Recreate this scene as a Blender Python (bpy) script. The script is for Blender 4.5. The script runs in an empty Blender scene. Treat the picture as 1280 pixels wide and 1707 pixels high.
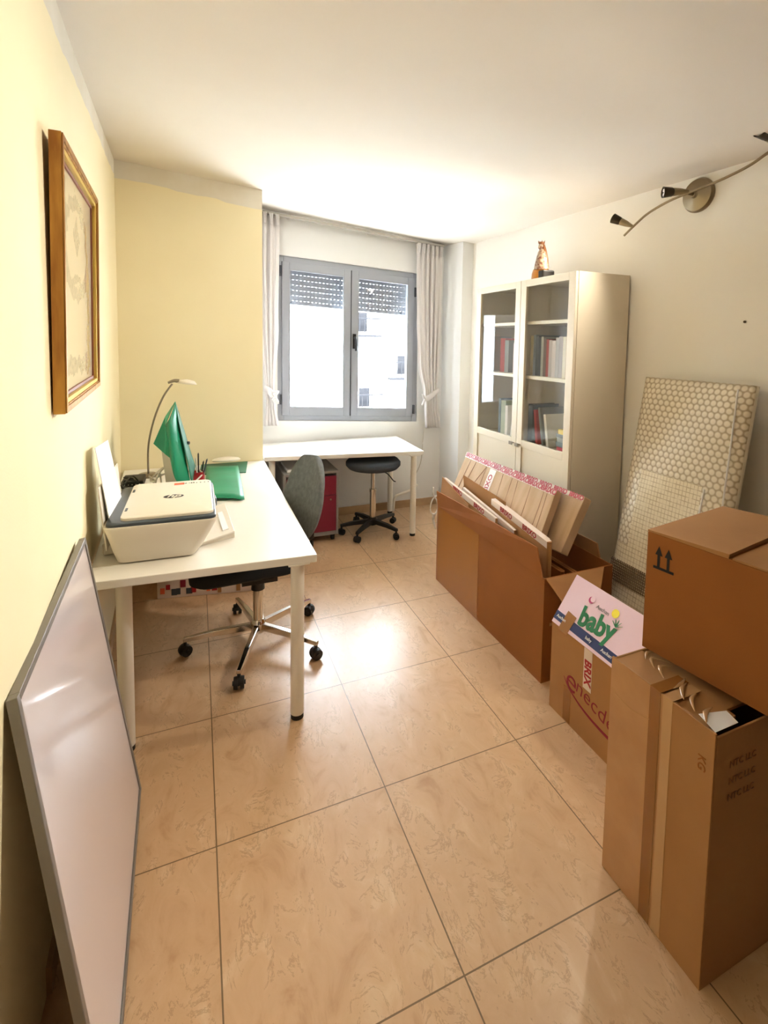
import bpy, bmesh, math, random
from mathutils import Matrix, Vector, Euler
random.seed(7)
S = bpy.context.scene
COL = S.collection
# ------------------------------------------------------------------ camera
FPX, PX, PY = 831.5, 690.0, 634.3
YAW, PITCH, ROLL = 0.4108, 0.072, 0.01874
cd = bpy.data.cameras.new('camera'); cam = bpy.data.objects.new('camera', cd); COL.objects.link(cam)
_f = Vector((math.sin(YAW)*math.cos(PITCH), math.cos(YAW)*math.cos(PITCH), -math.sin(PITCH)))
_r = Vector((math.cos(YAW), -math.sin(YAW), 0)); _u = _r.cross(_f)
_r2 = math.cos(ROLL)*_r + math.sin(ROLL)*_u; _u2 = -math.sin(ROLL)*_r + math.cos(ROLL)*_u
mm = Matrix((_r2, _u2, -_f)).transposed().to_4x4(); mm.translation = (0, 0, 1.65)
cam.matrix_world = mm
cd.sensor_fit = 'VERTICAL'; cd.sensor_height = 36.0; cd.sensor_width = 27.0
cd.lens = FPX*36.0/1707
cd.shift_x = (640-PX)/1707; cd.shift_y = (PY-853.5)/1707
cd.clip_start = 0.02; cd.clip_end = 200
S.camera = cam
# ------------------------------------------------------------------ light
wd = bpy.data.worlds.new('sky'); S.world = wd; wd.use_nodes = True
bg = wd.node_tree.nodes['Background']; bg.inputs[0].default_value = (0.78, 0.89, 1.0, 1); bg.inputs[1].default_value = 10.5
def light(name, kind, loc, energy, color, rot=(0, 0, 0), **k):
    l = bpy.data.lights.new(name, kind); l.energy = energy; l.color = color
    for a, b in k.items(): setattr(l, a, b)
    o = bpy.data.objects.new(name, l); COL.objects.link(o); o.location = loc; o.rotation_euler = rot
    return o
light('sun', 'SUN', (0, 0, 20), 7.0, (1, .98, .95), (math.radians(48), 0, math.radians(-18)), angle=0.01)
wp = light('window_sky_portal', 'AREA', (1.35, 4.90, 1.64), 1, (1, 1, 1), (math.radians(-90), 0, 0), shape='RECTANGLE', size=1.42, size_y=1.55)
wp.data.cycles.is_portal = True
for nm, p_, d_, e_, a_ in (('fill_spot', (2.17, 1.43, 2.47), (-2.5, -.25, -1.12), 60, 74), ('fill_spot', (2.28, 2.37, 2.40), (-2.2, 1.2, -.9), 34, 92), ('fill_spot', (2.22, 1.96, 2.44), (-1.6, .5, -1.6), 16, 110)):
    light(nm, 'SPOT', p_, e_, (1.0, 0.90, 0.74), Vector(d_).to_track_quat('-Z', 'Y').to_euler(), spot_size=math.radians(a_), spot_blend=1.0, shadow_soft_size=.04)  # added fill at the heads of the wall bar, whose own lamps are unlit
S.view_settings.view_transform = 'Standard'; S.view_settings.look = 'None'
S.view_settings.exposure = 1.85; S.view_settings.gamma = 1; S.view_settings.use_curve_mapping = False
# ------------------------------------------------------------------ materials
def srgb(c):
    return tuple(((v/255)/12.92 if v/255 <= .04045 else ((v/255+.055)/1.055)**2.4) for v in c)+(1,)
MATS = {}
def mat(name, c, rough=.5, metal=0, c2=None, scale=8, detail=4, bump=0, bscale=60, stretch=None, trans=0, spec=.5, coat=0):
    if name in MATS: return MATS[name]
    m = bpy.data.materials.new(name); m.use_nodes = True; nt = m.node_tree; b = nt.nodes['Principled BSDF']
    b.inputs['Base Color'].default_value = srgb(c); b.inputs['Roughness'].default_value = rough; b.inputs['Metallic'].default_value = metal
    b.inputs['Specular IOR Level'].default_value = spec; b.inputs['Coat Weight'].default_value = coat
    tc = nt.nodes.new('ShaderNodeTexCoord'); mp = nt.nodes.new('ShaderNodeMapping'); nt.links.new(tc.outputs['Object'], mp.inputs[0])
    if stretch: mp.inputs['Scale'].default_value = stretch
    if c2:
        n = nt.nodes.new('ShaderNodeTexNoise'); n.inputs['Scale'].default_value = scale; n.inputs['Detail'].default_value = detail
        nt.links.new(mp.outputs[0], n.inputs[0])
        r = nt.nodes.new('ShaderNodeValToRGB'); r.color_ramp.elements[0].position = .35; r.color_ramp.elements[1].position = .65
        r.color_ramp.elements[0].color = srgb(c); r.color_ramp.elements[1].color = srgb(c2)
        nt.links.new(n.outputs[0], r.inputs[0]); nt.links.new(r.outputs[0], b.inputs['Base Color'])
    if bump:
        n2 = nt.nodes.new('ShaderNodeTexNoise'); n2.inputs['Scale'].default_value = bscale; nt.links.new(mp.outputs[0], n2.inputs[0])
        bp = nt.nodes.new('ShaderNodeBump'); bp.inputs['Strength'].default_value = bump; bp.inputs['Distance'].default_value = .01
        nt.links.new(n2.outputs[0], bp.inputs['Height']); nt.links.new(bp.outputs[0], b.inputs['Normal'])
    if trans:
        t = nt.nodes.new('ShaderNodeBsdfTranslucent'); t.inputs[0].default_value = srgb(c); mx = nt.nodes.new('ShaderNodeMixShader'); mx.inputs[0].default_value = trans
        nt.links.new(b.outputs[0], mx.inputs[1]); nt.links.new(t.outputs[0], mx.inputs[2]); nt.links.new(mx.outputs[0], nt.nodes['Material Output'].inputs[0])
    MATS[name] = m; return m
def glass(name, tint=(1, 1, 1, 1), fac=1.0):
    m = bpy.data.materials.new(name); m.use_nodes = True; nt = m.node_tree; nt.nodes.remove(nt.nodes['Principled BSDF'])
    t = nt.nodes.new('ShaderNodeBsdfTransparent'); t.inputs[0].default_value = tint
    g = nt.nodes.new('ShaderNodeBsdfGlossy'); g.inputs['Roughness'].default_value = .02
    f = nt.nodes.new('ShaderNodeFresnel'); f.inputs[0].default_value = 1.5
    mu = nt.nodes.new('ShaderNodeMath'); mu.operation = 'MULTIPLY'; mu.inputs[1].default_value = fac
    mx = nt.nodes.new('ShaderNodeMixShader'); ge = nt.nodes.new('ShaderNodeNewGeometry'); m2 = nt.nodes.new('ShaderNodeMath'); m2.operation = 'SUBTRACT'; m2.inputs[0].default_value = 1; nt.links.new(ge.outputs['Backfacing'], m2.inputs[1])
    m3 = nt.nodes.new('ShaderNodeMath'); m3.operation = 'MULTIPLY'; nt.links.new(f.outputs[0], mu.inputs[0]); nt.links.new(mu.outputs[0], m3.inputs[0]); nt.links.new(m2.outputs[0], m3.inputs[1]); nt.links.new(m3.outputs[0], mx.inputs[0])
    nt.links.new(t.outputs[0], mx.inputs[1]); nt.links.new(g.outputs[0], mx.inputs[2]); nt.links.new(mx.outputs[0], nt.nodes['Material Output'].inputs[0])
    return m
class G:  # tiny node-math helper
    def __init__(s, nt): s.nt = nt
    def m(s, op, a, b=None, c=None):
        n = s.nt.nodes.new('ShaderNodeMath'); n.operation = op
        for i, v in enumerate((a, b, c)):
            if v is None: continue
            if isinstance(v, (int, float)): n.inputs[i].default_value = v
            else: s.nt.links.new(v, n.inputs[i])
        return n.outputs[0]
def floor_mat():
    m = bpy.data.materials.new('floor_tiles'); m.use_nodes = True; nt = m.node_tree; b = nt.nodes['Principled BSDF']; g = G(nt)
    tc = nt.nodes.new('ShaderNodeTexCoord'); sp = nt.nodes.new('ShaderNodeSeparateXYZ'); nt.links.new(tc.outputs['Object'], sp.inputs[0])
    X = g.m('DIVIDE', g.m('SUBTRACT', sp.outputs[0], .04), .585); Y = g.m('DIVIDE', g.m('SUBTRACT', sp.outputs[1], 1.03), .607)
    fx = g.m('ABSOLUTE', g.m('SUBTRACT', g.m('FRACT', g.m('ADD', X, .5)), .5)); fy = g.m('ABSOLUTE', g.m('SUBTRACT', g.m('FRACT', g.m('ADD', Y, .5)), .5))
    d = g.m('MINIMUM', g.m('MULTIPLY', fx, .585), g.m('MULTIPLY', fy, .607))
    line = g.m('LESS_THAN', d, .0021)
    idx = g.m('ADD', g.m('MULTIPLY', g.m('FLOOR', X), 7.31), g.m('MULTIPLY', g.m('FLOOR', Y), 3.17))
    cx = nt.nodes.new('ShaderNodeCombineXYZ'); nt.links.new(idx, cx.inputs[2]); nt.links.new(idx, cx.inputs[0])
    va = nt.nodes.new('ShaderNodeVectorMath'); va.operation = 'ADD'; nt.links.new(tc.outputs['Object'], va.inputs[0]); nt.links.new(cx.outputs[0], va.inputs[1])
    mp = nt.nodes.new('ShaderNodeMapping'); mp.inputs['Rotation'].default_value = (0, 0, -.65); mp.inputs['Scale'].default_value = (2.2, 1.3, 1)
    nt.links.new(va.outputs[0], mp.inputs[0])
    n = nt.nodes.new('ShaderNodeTexNoise'); n.inputs['Scale'].default_value = 4.5; n.inputs['Detail'].default_value = 10; n.inputs['Roughness'].default_value = .62; n.inputs['Distortion'].default_value = .9
    nt.links.new(mp.outputs[0], n.inputs[0])
    r = nt.nodes.new('ShaderNodeValToRGB'); e = r.color_ramp.elements
    e[0].position = .25; e[0].color = srgb((184, 144, 104)); e[1].position = .75; e[1].color = srgb((220, 190, 154))
    q = e.new(.42); q.color = srgb((204, 166, 127)); q = e.new(.58); q.color = srgb((210, 174, 135))
    nt.links.new(n.outputs[0], r.inputs[0])
    n3 = nt.nodes.new('ShaderNodeTexNoise'); n3.inputs['Scale'].default_value = 4.0; n3.inputs['Detail'].default_value = 8; n3.inputs['Roughness'].default_value = .7; n3.inputs['Distortion'].default_value = 1.4
    nt.links.new(mp.outputs[0], n3.inputs[0])
    vein = g.m('MULTIPLY', g.m('LESS_THAN', g.m('ABSOLUTE', g.m('SUBTRACT', n3.outputs[0], .5)), .014), g.m('GREATER_THAN', n.outputs[0], .52))
    mv = nt.nodes.new('ShaderNodeMix'); mv.data_type = 'RGBA'; nt.links.new(g.m('MULTIPLY', vein, .38), mv.inputs[0]); nt.links.new(r.outputs[0], mv.inputs[6]); mv.inputs[7].default_value = srgb((146, 108, 78))
    mx = nt.nodes.new('ShaderNodeMix'); mx.data_type = 'RGBA'; nt.links.new(line, mx.inputs[0]); nt.links.new(mv.outputs[2], mx.inputs[6]); mx.inputs[7].default_value = srgb((120, 96, 66))
    nt.links.new(mx.outputs[2], b.inputs['Base Color'])
    b.inputs['Roughness'].default_value = .30; b.inputs['Specular IOR Level'].default_value = .45
    bp = nt.nodes.new('ShaderNodeBump'); bp.inputs['Strength'].default_value = .05; bp.inputs['Distance'].default_value = .004
    h = g.m('SUBTRACT', n3.outputs[0], g.m('MULTIPLY', line, 1.5)); nt.links.new(h, bp.inputs['Height']); nt.links.new(bp.outputs[0], b.inputs['Normal'])
    return m
def bubble_mat():
    m = bpy.data.materials.new('bubble_wrap'); m.use_nodes = True; nt = m.node_tree; b = nt.nodes['Principled BSDF']; g = G(nt)
    tc = nt.nodes.new('ShaderNodeTexCoord'); sp = nt.nodes.new('ShaderNodeSeparateXYZ'); nt.links.new(tc.outputs['UV'], sp.inputs[0])
    p = .034
    U = g.m('DIVIDE', sp.outputs[0], p); V = g.m('DIVIDE', sp.outputs[1], p*1.732)
    def dist(o):
        a = g.m('MULTIPLY', g.m('SUBTRACT', g.m('FRACT', g.m('ADD', U, o)), .5), 1.0); c = g.m('MULTIPLY', g.m('SUBTRACT', g.m('FRACT', g.m('ADD', V, o)), .5), 1.732)
        return g.m('SQRT', g.m('ADD', g.m('MULTIPLY', a, a), g.m('MULTIPLY', c, c)))
    d = g.m('MINIMUM', dist(0), dist(.5))
    r = nt.nodes.new('ShaderNodeValToRGB'); e = r.color_ramp.elements; e[0].position = .30; e[0].color = srgb((226, 214, 190)); e[1].position = .50; e[1].color = srgb((176, 156, 124))
    nt.links.new(d, r.inputs[0])
    nt.links.new(r.outputs[0], b.inputs['Base Color']); b.inputs['Roughness'].default_value = .35
    bp = nt.nodes.new('ShaderNodeBump'); bp.inputs['Strength'].default_value = .5; bp.inputs['Distance'].default_value = .006
    nt.links.new(g.m('SUBTRACT', .5, d), bp.inputs['Height']); nt.links.new(bp.outputs[0], b.inputs['Normal'])
    return m
def weave_mat():
    m = bpy.data.materials.new('bubble_wrap_double'); m.use_nodes = True; nt = m.node_tree; b = nt.nodes['Principled BSDF']; g = G(nt)
    tc = nt.nodes.new('ShaderNodeTexCoord'); sp = nt.nodes.new('ShaderNodeSeparateXYZ'); nt.links.new(tc.outputs['UV'], sp.inputs[0])
    a = g.m('ABSOLUTE', g.m('SUBTRACT', g.m('FRACT', g.m('DIVIDE', sp.outputs[0], .019)), .5)); c = g.m('ABSOLUTE', g.m('SUBTRACT', g.m('FRACT', g.m('DIVIDE', sp.outputs[1], .023)), .5))
    d = g.m('MAXIMUM', a, c)
    n = nt.nodes.new('ShaderNodeTexNoise'); n.inputs['Scale'].default_value = 28; nt.links.new(tc.outputs['UV'], n.inputs[0])
    k = g.m('GREATER_THAN', g.m('ADD', d, g.m('MULTIPLY', n.outputs[0], .25)), .555)
    mx = nt.nodes.new('ShaderNodeMix'); mx.data_type = 'RGBA'; nt.links.new(k, mx.inputs[0]); mx.inputs[6].default_value = srgb((228, 214, 184)); mx.inputs[7].default_value = srgb((190, 170, 136))
    nt.links.new(mx.outputs[2], b.inputs['Base Color']); b.inputs['Roughness'].default_value = .4
    return m
def sketch_mat():  # faded engraving of an ornamental portal, drawn with noise-wobbled lines
    m = bpy.data.materials.new('engraving_print'); m.use_nodes = True; nt = m.node_tree; b = nt.nodes['Principled BSDF']; g = G(nt)
    tc = nt.nodes.new('ShaderNodeTexCoord')
    n = nt.nodes.new('ShaderNodeTexNoise'); n.inputs['Scale'].default_value = 9; n.inputs['Detail'].default_value = 6; nt.links.new(tc.outputs['UV'], n.inputs[0])
    sp = nt.nodes.new('ShaderNodeSeparateXYZ'); nt.links.new(tc.outputs['UV'], sp.inputs[0])
    w = g.m('MULTIPLY', g.m('SUBTRACT', n.outputs[0], .5), .16)
    u = g.m('ADD', g.m('ABSOLUTE', g.m('SUBTRACT', sp.outputs[0], .5)), w); v = g.m('ADD', sp.outputs[1], w)
    # arch outline (upper ellipse) and columns below
    ex = g.m('DIVIDE', u, .30); ey = g.m('DIVIDE', g.m('SUBTRACT', v, .66), .20)
    el = g.m('ABSOLUTE', g.m('SUBTRACT', g.m('SQRT', g.m('ADD', g.m('MULTIPLY', ex, ex), g.m('MULTIPLY', ey, ey))), 1))
    k1 = g.m('LESS_THAN', el, .14)
    k2 = g.m('MULTIPLY', g.m('LESS_THAN', g.m('ABSOLUTE', g.m('SUBTRACT', u, .31)), .035), g.m('LESS_THAN', v, .62))
    k3 = g.m('LESS_THAN', g.m('ABSOLUTE', g.m('SUBTRACT', v, .52)), .02)
    k4 = g.m('LESS_THAN', g.m('ABSOLUTE', g.m('SUBTRACT', v, .15)), .035)
    k5 = g.m('LESS_THAN', g.m('ADD', g.m('ABSOLUTE', g.m('SUBTRACT', v, .7)), g.m('MULTIPLY', u, .8)), .07)
    kk = g.m('MAXIMUM', g.m('MAXIMUM', k1, k2), g.m('MAXIMUM', g.m('MAXIMUM', k3, k4), k5))
    inside = g.m('MULTIPLY', g.m('LESS_THAN', u, .36), g.m('MULTIPLY', g.m('GREATER_THAN', v, .10), g.m('LESS_THAN', v, .9)))
    n2 = nt.nodes.new('ShaderNodeTexNoise'); n2.inputs['Scale'].default_value = 40; n2.inputs['Detail'].default_value = 4; nt.links.new(tc.outputs['UV'], n2.inputs[0])
    fac = g.m('MULTIPLY', g.m('MULTIPLY', kk, inside), g.m('MULTIPLY', n2.outputs[0], .75))
    mx = nt.nodes.new('ShaderNodeMix'); mx.data_type = 'RGBA'; nt.links.new(fac, mx.inputs[0]); mx.inputs[6].default_value = srgb((226, 214, 186)); mx.inputs[7].default_value = srgb((138, 132, 118))
    nt.links.new(mx.outputs[2], b.inputs['Base Color']); b.inputs['Roughness'].default_value = .12; b.inputs['Coat Weight'].default_value = .4
    return m
M = dict(
 ceiling=mat('ceiling_plaster', (240, 231, 218), .9, c2=(237, 227, 213), scale=1.5),
 yellow=mat('yellow_paint', (245, 234, 198), .85, c2=(243, 231, 194), scale=2, bump=.05, bscale=180),
 band=mat('white_paint_band', (232, 226, 212), .9, c2=(226, 218, 200), scale=6),
 white=mat('white_paint', (236, 234, 230), .85, bump=.03, bscale=180),
 cream=mat('cream_paint', (250, 245, 235), .85, c2=(249, 243, 232), scale=1.5, bump=.03, bscale=200),
 skirt=mat('skirting_tile', (196, 164, 126), .4, c2=(180, 146, 110), scale=9),
 alu=mat('grey_window_frame', (166, 170, 178), .4, metal=.15),
 seal=mat('dark_seal', (70, 74, 82), .5),
 blackp=mat('black_plastic', (22, 22, 24), .45),
 shutter=mat('shutter_slats', (128, 130, 134), .5),
 curtain=mat('curtain_cloth', (244, 238, 234), .9, bump=.1, bscale=300, trans=.35),
 rail=mat('curtain_rail', (190, 184, 172), .5),
 desk=mat('white_laminate', (238, 234, 226), .32),
 deskleg=mat('leg_white_steel', (236, 230, 218), .35),
 foot=mat('black_foot', (20, 18, 18), .6),
 printer=mat('printer_white', (228, 220, 206), .42, bump=.02, bscale=300),
 lid=mat('printer_lid_cream', (238, 230, 214), .4),
 slate=mat('printer_slate', (64, 74, 84), .35),
 paper=mat('white_paper', (244, 242, 240), .8),
 ink=mat('black_ink', (18, 18, 20), .6),
 orange=mat('orange_sticker', (236, 110, 70), .6),
 green=mat('green_card', (30, 150, 112), .38, c2=(24, 136, 100), scale=6),
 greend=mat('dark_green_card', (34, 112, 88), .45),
 cable_k=mat('cable_black', (28, 27, 27), .5), cable_w=mat('cable_white', (214, 208, 196), .5),
 red=mat('red_plastic', (170, 22, 34), .4),
 steel=mat('brushed_steel', (150, 140, 124), .3, metal=.9),
 chrome=mat('chrome', (215, 210, 202), .12, metal=1),
 fabric=mat('grey_chair_fabric', (104, 110, 114), .95, c2=(120, 126, 128), scale=40, bump=.2, bscale=400),
 fabricd=mat('dark_seat_fabric', (30, 34, 38), .95, bump=.15, bscale=400),
 stoolf=mat('slate_stool_fabric', (72, 80, 94), .9, bump=.15, bscale=400),
 burg=mat('burgundy_drawer', (128, 22, 54), .4),
 cabg=mat('grey_cabinet_metal', (150, 148, 146), .45),
 case=mat('bookcase_white', (236, 224, 202), .45),
 casei=mat('bookcase_inside', (214, 206, 190), .6),
 card=mat('cardboard', (176, 128, 78), .8, c2=(168, 120, 72), scale=3, bump=.04, bscale=120),
 cardd=mat('cardboard_brown', (156, 94, 38), .8, c2=(148, 88, 34), scale=3, bump=.04, bscale=120),
 cardl=mat('cardboard_pale', (206, 176, 142), .8, c2=(190, 158, 122), scale=5, stretch=(1, 4, 1), bump=.08, bscale=60),
 cardt=mat('cardboard_tall', (178, 132, 84), .75, c2=(166, 118, 70), scale=2, bump=.05, bscale=80),
 tape=mat('brown_tape', (150, 98, 50), .22, coat=.4), tapec=mat('clear_tape', (196, 156, 110), .15, coat=.5),
 tapew=mat('white_printed_tape', (232, 216, 204), .35), tapered=mat('red_print', (176, 30, 44), .5),
 pink=mat('pink_box_print', (236, 208, 222), .5, c2=(232, 200, 216), scale=2), navy=mat('navy_tape', (32, 46, 104), .4),
 gtext=mat('green_print', (18, 122, 74), .5), maroon=mat('maroon_print', (142, 26, 50), .6), yel=mat('yellow_print', (240, 224, 50), .5),
 mag=mat('magenta_print', (178, 50, 110), .5), gold=mat('gilt_frame', (190, 140, 62), .38, metal=.45, c2=(150, 98, 40), scale=30, stretch=(1, 1, .15)),
 goldl=mat('bright_gilt', (226, 196, 96), .3, metal=.4), redwood=mat('red_brown_fillet', (128, 70, 44), .45),
 nickel=mat('satin_nickel', (150, 136, 112), .33, metal=.95), nickeld=mat('dark_nickel', (66, 58, 48), .4, metal=.8),
 board=mat('whiteboard_face', (214, 204, 206), .12, coat=.3), boardf=mat('board_frame', (138, 134, 130), .45, metal=.5),
 facade=mat('facade_render', (232, 232, 230), .9), facw=mat('facade_dark', (32, 32, 34), .9, spec=.1), greyp=mat('grey_print', (130, 124, 128), .6), refl_dark=mat('dark_reflection_block', (62, 56, 52), .9), reardark=mat('rear_wall_dark', (84, 64, 48), .7),
 statue_r=mat('painted_robe', (104, 44, 26), .35, c2=(188, 168, 140), scale=60), statue_g=mat('gilded_robe', (184, 118, 34), .35, metal=.3), statue_k=mat('dark_base', (24, 20, 18), .4), statue_b=mat('brown_cloak', (128, 78, 36), .4),
 bagp=mat('clear_plastic', (236, 230, 222), .25, trans=.3),
)
GLW = glass('window_glass'); GLC = glass('cabinet_glass', (.97, .98, .97, 1), 1.2)
# ------------------------------------------------------------------ helpers
WM = {}
def thing(name, label, cat, loc=(0, 0, 0), rz=0, group=None, rot=None):
    o = bpy.data.objects.new(name, None); COL.objects.link(o); o.empty_display_size = .05
    o.location = loc; o.rotation_euler = rot or (0, 0, rz)
    WM[o.name] = Matrix.Translation(loc) @ (Euler(rot or (0, 0, rz)).to_matrix().to_4x4())
    o['label'] = label; o['category'] = cat
    if group: o['group'] = group
    return o
def obj(name, bm, m, parent=None, local=False, smooth=False, bev=0, seg=2, label=None, cat=None, group=None, kind=None, sub=0, solid=0, split=None):
    """bm in world coords unless local=True (then in the parent's frame)"""
    bmesh.ops.recalc_face_normals(bm, faces=bm.faces)
    me = bpy.data.meshes.new(name)
    if parent is not None:
        P = WM[parent.name]
        if not local: bm.transform(P.inverted())
    vs = [v.co for v in bm.verts]
    lo = Vector([min(v[i] for v in vs) for i in range(3)]); hi = Vector([max(v[i] for v in vs) for i in range(3)])
    org = Vector(((lo.x+hi.x)/2, (lo.y+hi.y)/2, lo.z))
    if kind == 'structure': org = Vector((0, 0, 0))
    if parent is None or True: bm.transform(Matrix.Translation(-org))
    bm.to_mesh(me); bm.free()
    o = bpy.data.objects.new(name, me); COL.objects.link(o); o.location = org
    if parent is not None:
        o.parent = parent; WM[o.name] = WM[parent.name] @ Matrix.Translation(org)
    else: WM[o.name] = Matrix.Translation(org)
    for mm_ in (m if isinstance(m, (list, tuple)) else [m]): me.materials.append(mm_)
    if smooth:
        for p in me.polygons: p.use_smooth = True
        if smooth == 'auto':
            try: me.set_sharp_from_angle(angle=math.radians(40))
            except Exception: pass
    if solid: d = o.modifiers.new('s', 'SOLIDIFY'); d.thickness = solid; d.offset = 0
    if bev: d = o.modifiers.new('b', 'BEVEL'); d.width = bev; d.segments = seg; d.limit_method = 'ANGLE'; d.angle_limit = math.radians(35); d.harden_normals = False
    if sub: d = o.modifiers.new('u', 'SUBSURF'); d.levels = sub; d.render_levels = sub
    if label: o['label'] = label
    if cat: o['category'] = cat
    if group: o['group'] = group
    if kind: o['kind'] = kind
    return o
def B(): return bmesh.new()
def box(bm, x0, x1, y0, y1, z0, z1, T=None, mi=0):
    v = [bm.verts.new((x, y, z)) for x in (x0, x1) for y in (y0, y1) for z in (z0, z1)]
    if T is not None:
        for q in v: q.co = T @ q.co
    for f in ((0, 1, 3, 2), (4, 6, 7, 5), (0, 4, 5, 1), (2, 3, 7, 6), (0, 2, 6, 4), (1, 5, 7, 3)):
        bm.faces.new([v[i] for i in f]).material_index = mi
    return bm
def hexa(bm, a, b, mi=0):
    """a, b: matching lists of corner points (two opposite faces)"""
    n = len(a); va = [bm.verts.new(p) for p in a]; vb = [bm.verts.new(p) for p in b]
    bm.faces.new(va).material_index = mi; bm.faces.new(vb[::-1]).material_index = mi
    for i in range(n): bm.faces.new((va[i], vb[i], vb[(i+1) % n], va[(i+1) % n])).material_index = mi
    return bm
def plate(bm, pts, th, mi=0):
    """planar polygon pts thickened by th along its normal"""
    p = [Vector(q) for q in pts]; n = (p[1]-p[0]).cross(p[2]-p[0]).normalized()
    return hexa(bm, p, [q+n*th for q in p], mi)
def cyl(bm, p1, p2, r1, r2=None, n=24, mi=0):
    p1 = Vector(p1); p2 = Vector(p2); r2 = r1 if r2 is None else r2; d = p2-p1
    T = Matrix.Translation((p1+p2)/2) @ d.to_track_quat('Z', 'Y').to_matrix().to_4x4()
    bmesh.ops.create_cone(bm, cap_ends=True, segments=n, radius1=r1, radius2=r2, depth=d.length, matrix=T)
    return bm
def lathe(bm, prof, n=32, T=None):
    rings = []
    for r, z in prof:
        if r < 1e-5: rings.append([bm.verts.new((0, 0, z))])
        else: rings.append([bm.verts.new((r*math.cos(2*math.pi*i/n), r*math.sin(2*math.pi*i/n), z)) for i in range(n)])
    for a, b in zip(rings, rings[1:]):
        for i in range(n):
            j = (i+1) % n
            if len(a) == 1 and len(b) == 1: continue
            if len(a) == 1: bm.faces.new((a[0], b[i], b[j]))
            elif len(b) == 1: bm.faces.new((a[i], a[j], b[0]))
            else: bm.faces.new((a[i], a[j], b[j], b[i]))
    if T is not None:
        for ring in rings:
            for q in ring: q.co = T @ q.co
    return bm
def spline(pts, k=8):
    P = [Vector(p) for p in pts]; out = []
    for i in range(len(P)-1):
        p0 = P[max(i-1, 0)]; p1 = P[i]; p2 = P[i+1]; p3 = P[min(i+2, len(P)-1)]
        for j in range(k):
            t = j/k; out.append(.5*((2*p1)+(-p0+p2)*t+(2*p0-5*p1+4*p2-p3)*t*t+(-p0+3*p1-3*p2+p3)*t**3))
    out.append(P[-1]); return out
def tube(bm, pts, r, n=10, k=8, flat=1.0):
    P = spline(pts, k) if k else [Vector(p) for p in pts]
    rings = []; up = Vector((0, 0, 1))
    for i, p in enumerate(P):
        d = (P[min(i+1, len(P)-1)]-P[max(i-1, 0)]).normalized()
        a = d.cross(up)
        if a.length < .05: a = d.cross(Vector((1, 0, 0)))
        a.normalize(); b = a.cross(d).normalized()
        rr = r(i/(len(P)-1)) if callable(r) else r
        rings.append([bm.verts.new(p+a*rr*math.cos(2*math.pi*q/n)+b*rr*flat*math.sin(2*math.pi*q/n)) for q in range(n)])
    for A, C in zip(rings, rings[1:]):
        for i in range(n): bm.faces.new((A[i], A[(i+1) % n], C[(i+1) % n], C[i]))
    bm.faces.new(rings[0][::-1]); bm.faces.new(rings[-1]); return bm
def rrect(x0, x1, y0, y1, r, k=5):
    out = []
    for cx, cy, a0 in ((x1-r, y1-r, 0), (x0+r, y1-r, 90), (x0+r, y0+r, 180), (x1-r, y0+r, 270)):
        for i in range(k+1):
            a = math.radians(a0+90*i/k); out.append((cx+r*math.cos(a), cy+r*math.sin(a)))
    return out
def uvquad(o, fn):
    me = o.data; uv = me.uv_layers.new(name='UVMap')
    for p in me.polygons:
        for li in p.loop_indices: uv.data[li].uv = fn(me.vertices[me.loops[li].vertex_index].co + o.location)
def text(name, s, size, m, parent, T, depth=.0006, bold=0, shear=0, space=1, sx=1, local=False):
    c = bpy.data.curves.new(name, 'FONT'); c.body = s; c.size = size; c.align_x = 'CENTER'; c.align_y = 'CENTER'; c.extrude = depth; c.offset = bold; c.shear = shear; c.space_character = space; c.resolution_u = 3
    tmp = bpy.data.objects.new('t', c); COL.objects.link(tmp)
    dg = bpy.context.evaluated_depsgraph_get(); dg.update()
    me = bpy.data.meshes.new_from_object(tmp.evaluated_get(dg)); COL.objects.unlink(tmp); bpy.data.objects.remove(tmp)
    bm = B(); bm.from_mesh(me); bpy.data.meshes.remove(me)
    if sx != 1: bm.transform(Matrix.Scale(sx, 4, (1, 0, 0)))
    bm.transform(T)
    return obj(name, bm, m, parent, local=local)
def frame(o, xdir, ydir):
    """matrix with origin o, x along xdir, y along (orthogonalised) ydir, z = normal"""
    x = Vector(xdir).normalized(); y = Vector(ydir); y = (y-x*y.dot(x)).normalized(); z = x.cross(y)
    m_ = Matrix((x, y, z)).transposed().to_4x4(); m_.translation = Vector(o); return m_
def dup(root, loc, rz=None, label=None, scale=None):
    r = root.copy(); COL.objects.link(r); r.location = loc
    if rz is not None: r.rotation_euler = (0, 0, rz)
    if label: r['label'] = label
    if scale: r.scale = scale
    for ch in list(root.children):
        c = ch.copy(); COL.objects.link(c); c.parent = r
        for g_ in ch.children: d = g_.copy(); COL.objects.link(d); d.parent = c
    return r
def struct(name, bm, m, parent=None, **k): return obj(name, bm, m, parent, kind='structure', **k)
# ------------------------------------------------------------------ room shell
XR = 2.45; YW = 4.58; YB = -1.3; YP = 3.92; XP = .455
def wallx(y): return -.365 if y < 1.4 else -.365-.05*(y-1.4)
def zc(x, y):
    L = 2.70+.07*(y-2) if y > 2 else 2.70; Rr = 2.56+.025*(y-1.6)
    t = (x+.45)/2.9; return L+(Rr-L)*t
bm = B(); box(bm, -1.2, 3.2, -1.6, 5.2, -.2, 0); struct('floor', bm, floor_mat())
bm = B(); n = 12
for i in range(n):
    for j in range(n):
        xs = [-.8+3.6*(i+a)/n for a in (0, 1)]; ys = [-1.5+6.4*(j+a)/n for a in (0, 1)]
        bm.faces.new([bm.verts.new((x, y, zc(x, y))) for x, y in ((xs[0], ys[0]), (xs[1], ys[0]), (xs[1], ys[1]), (xs[0], ys[1]))])
bmesh.ops.remove_doubles(bm, verts=bm.verts, dist=1e-4)
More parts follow.
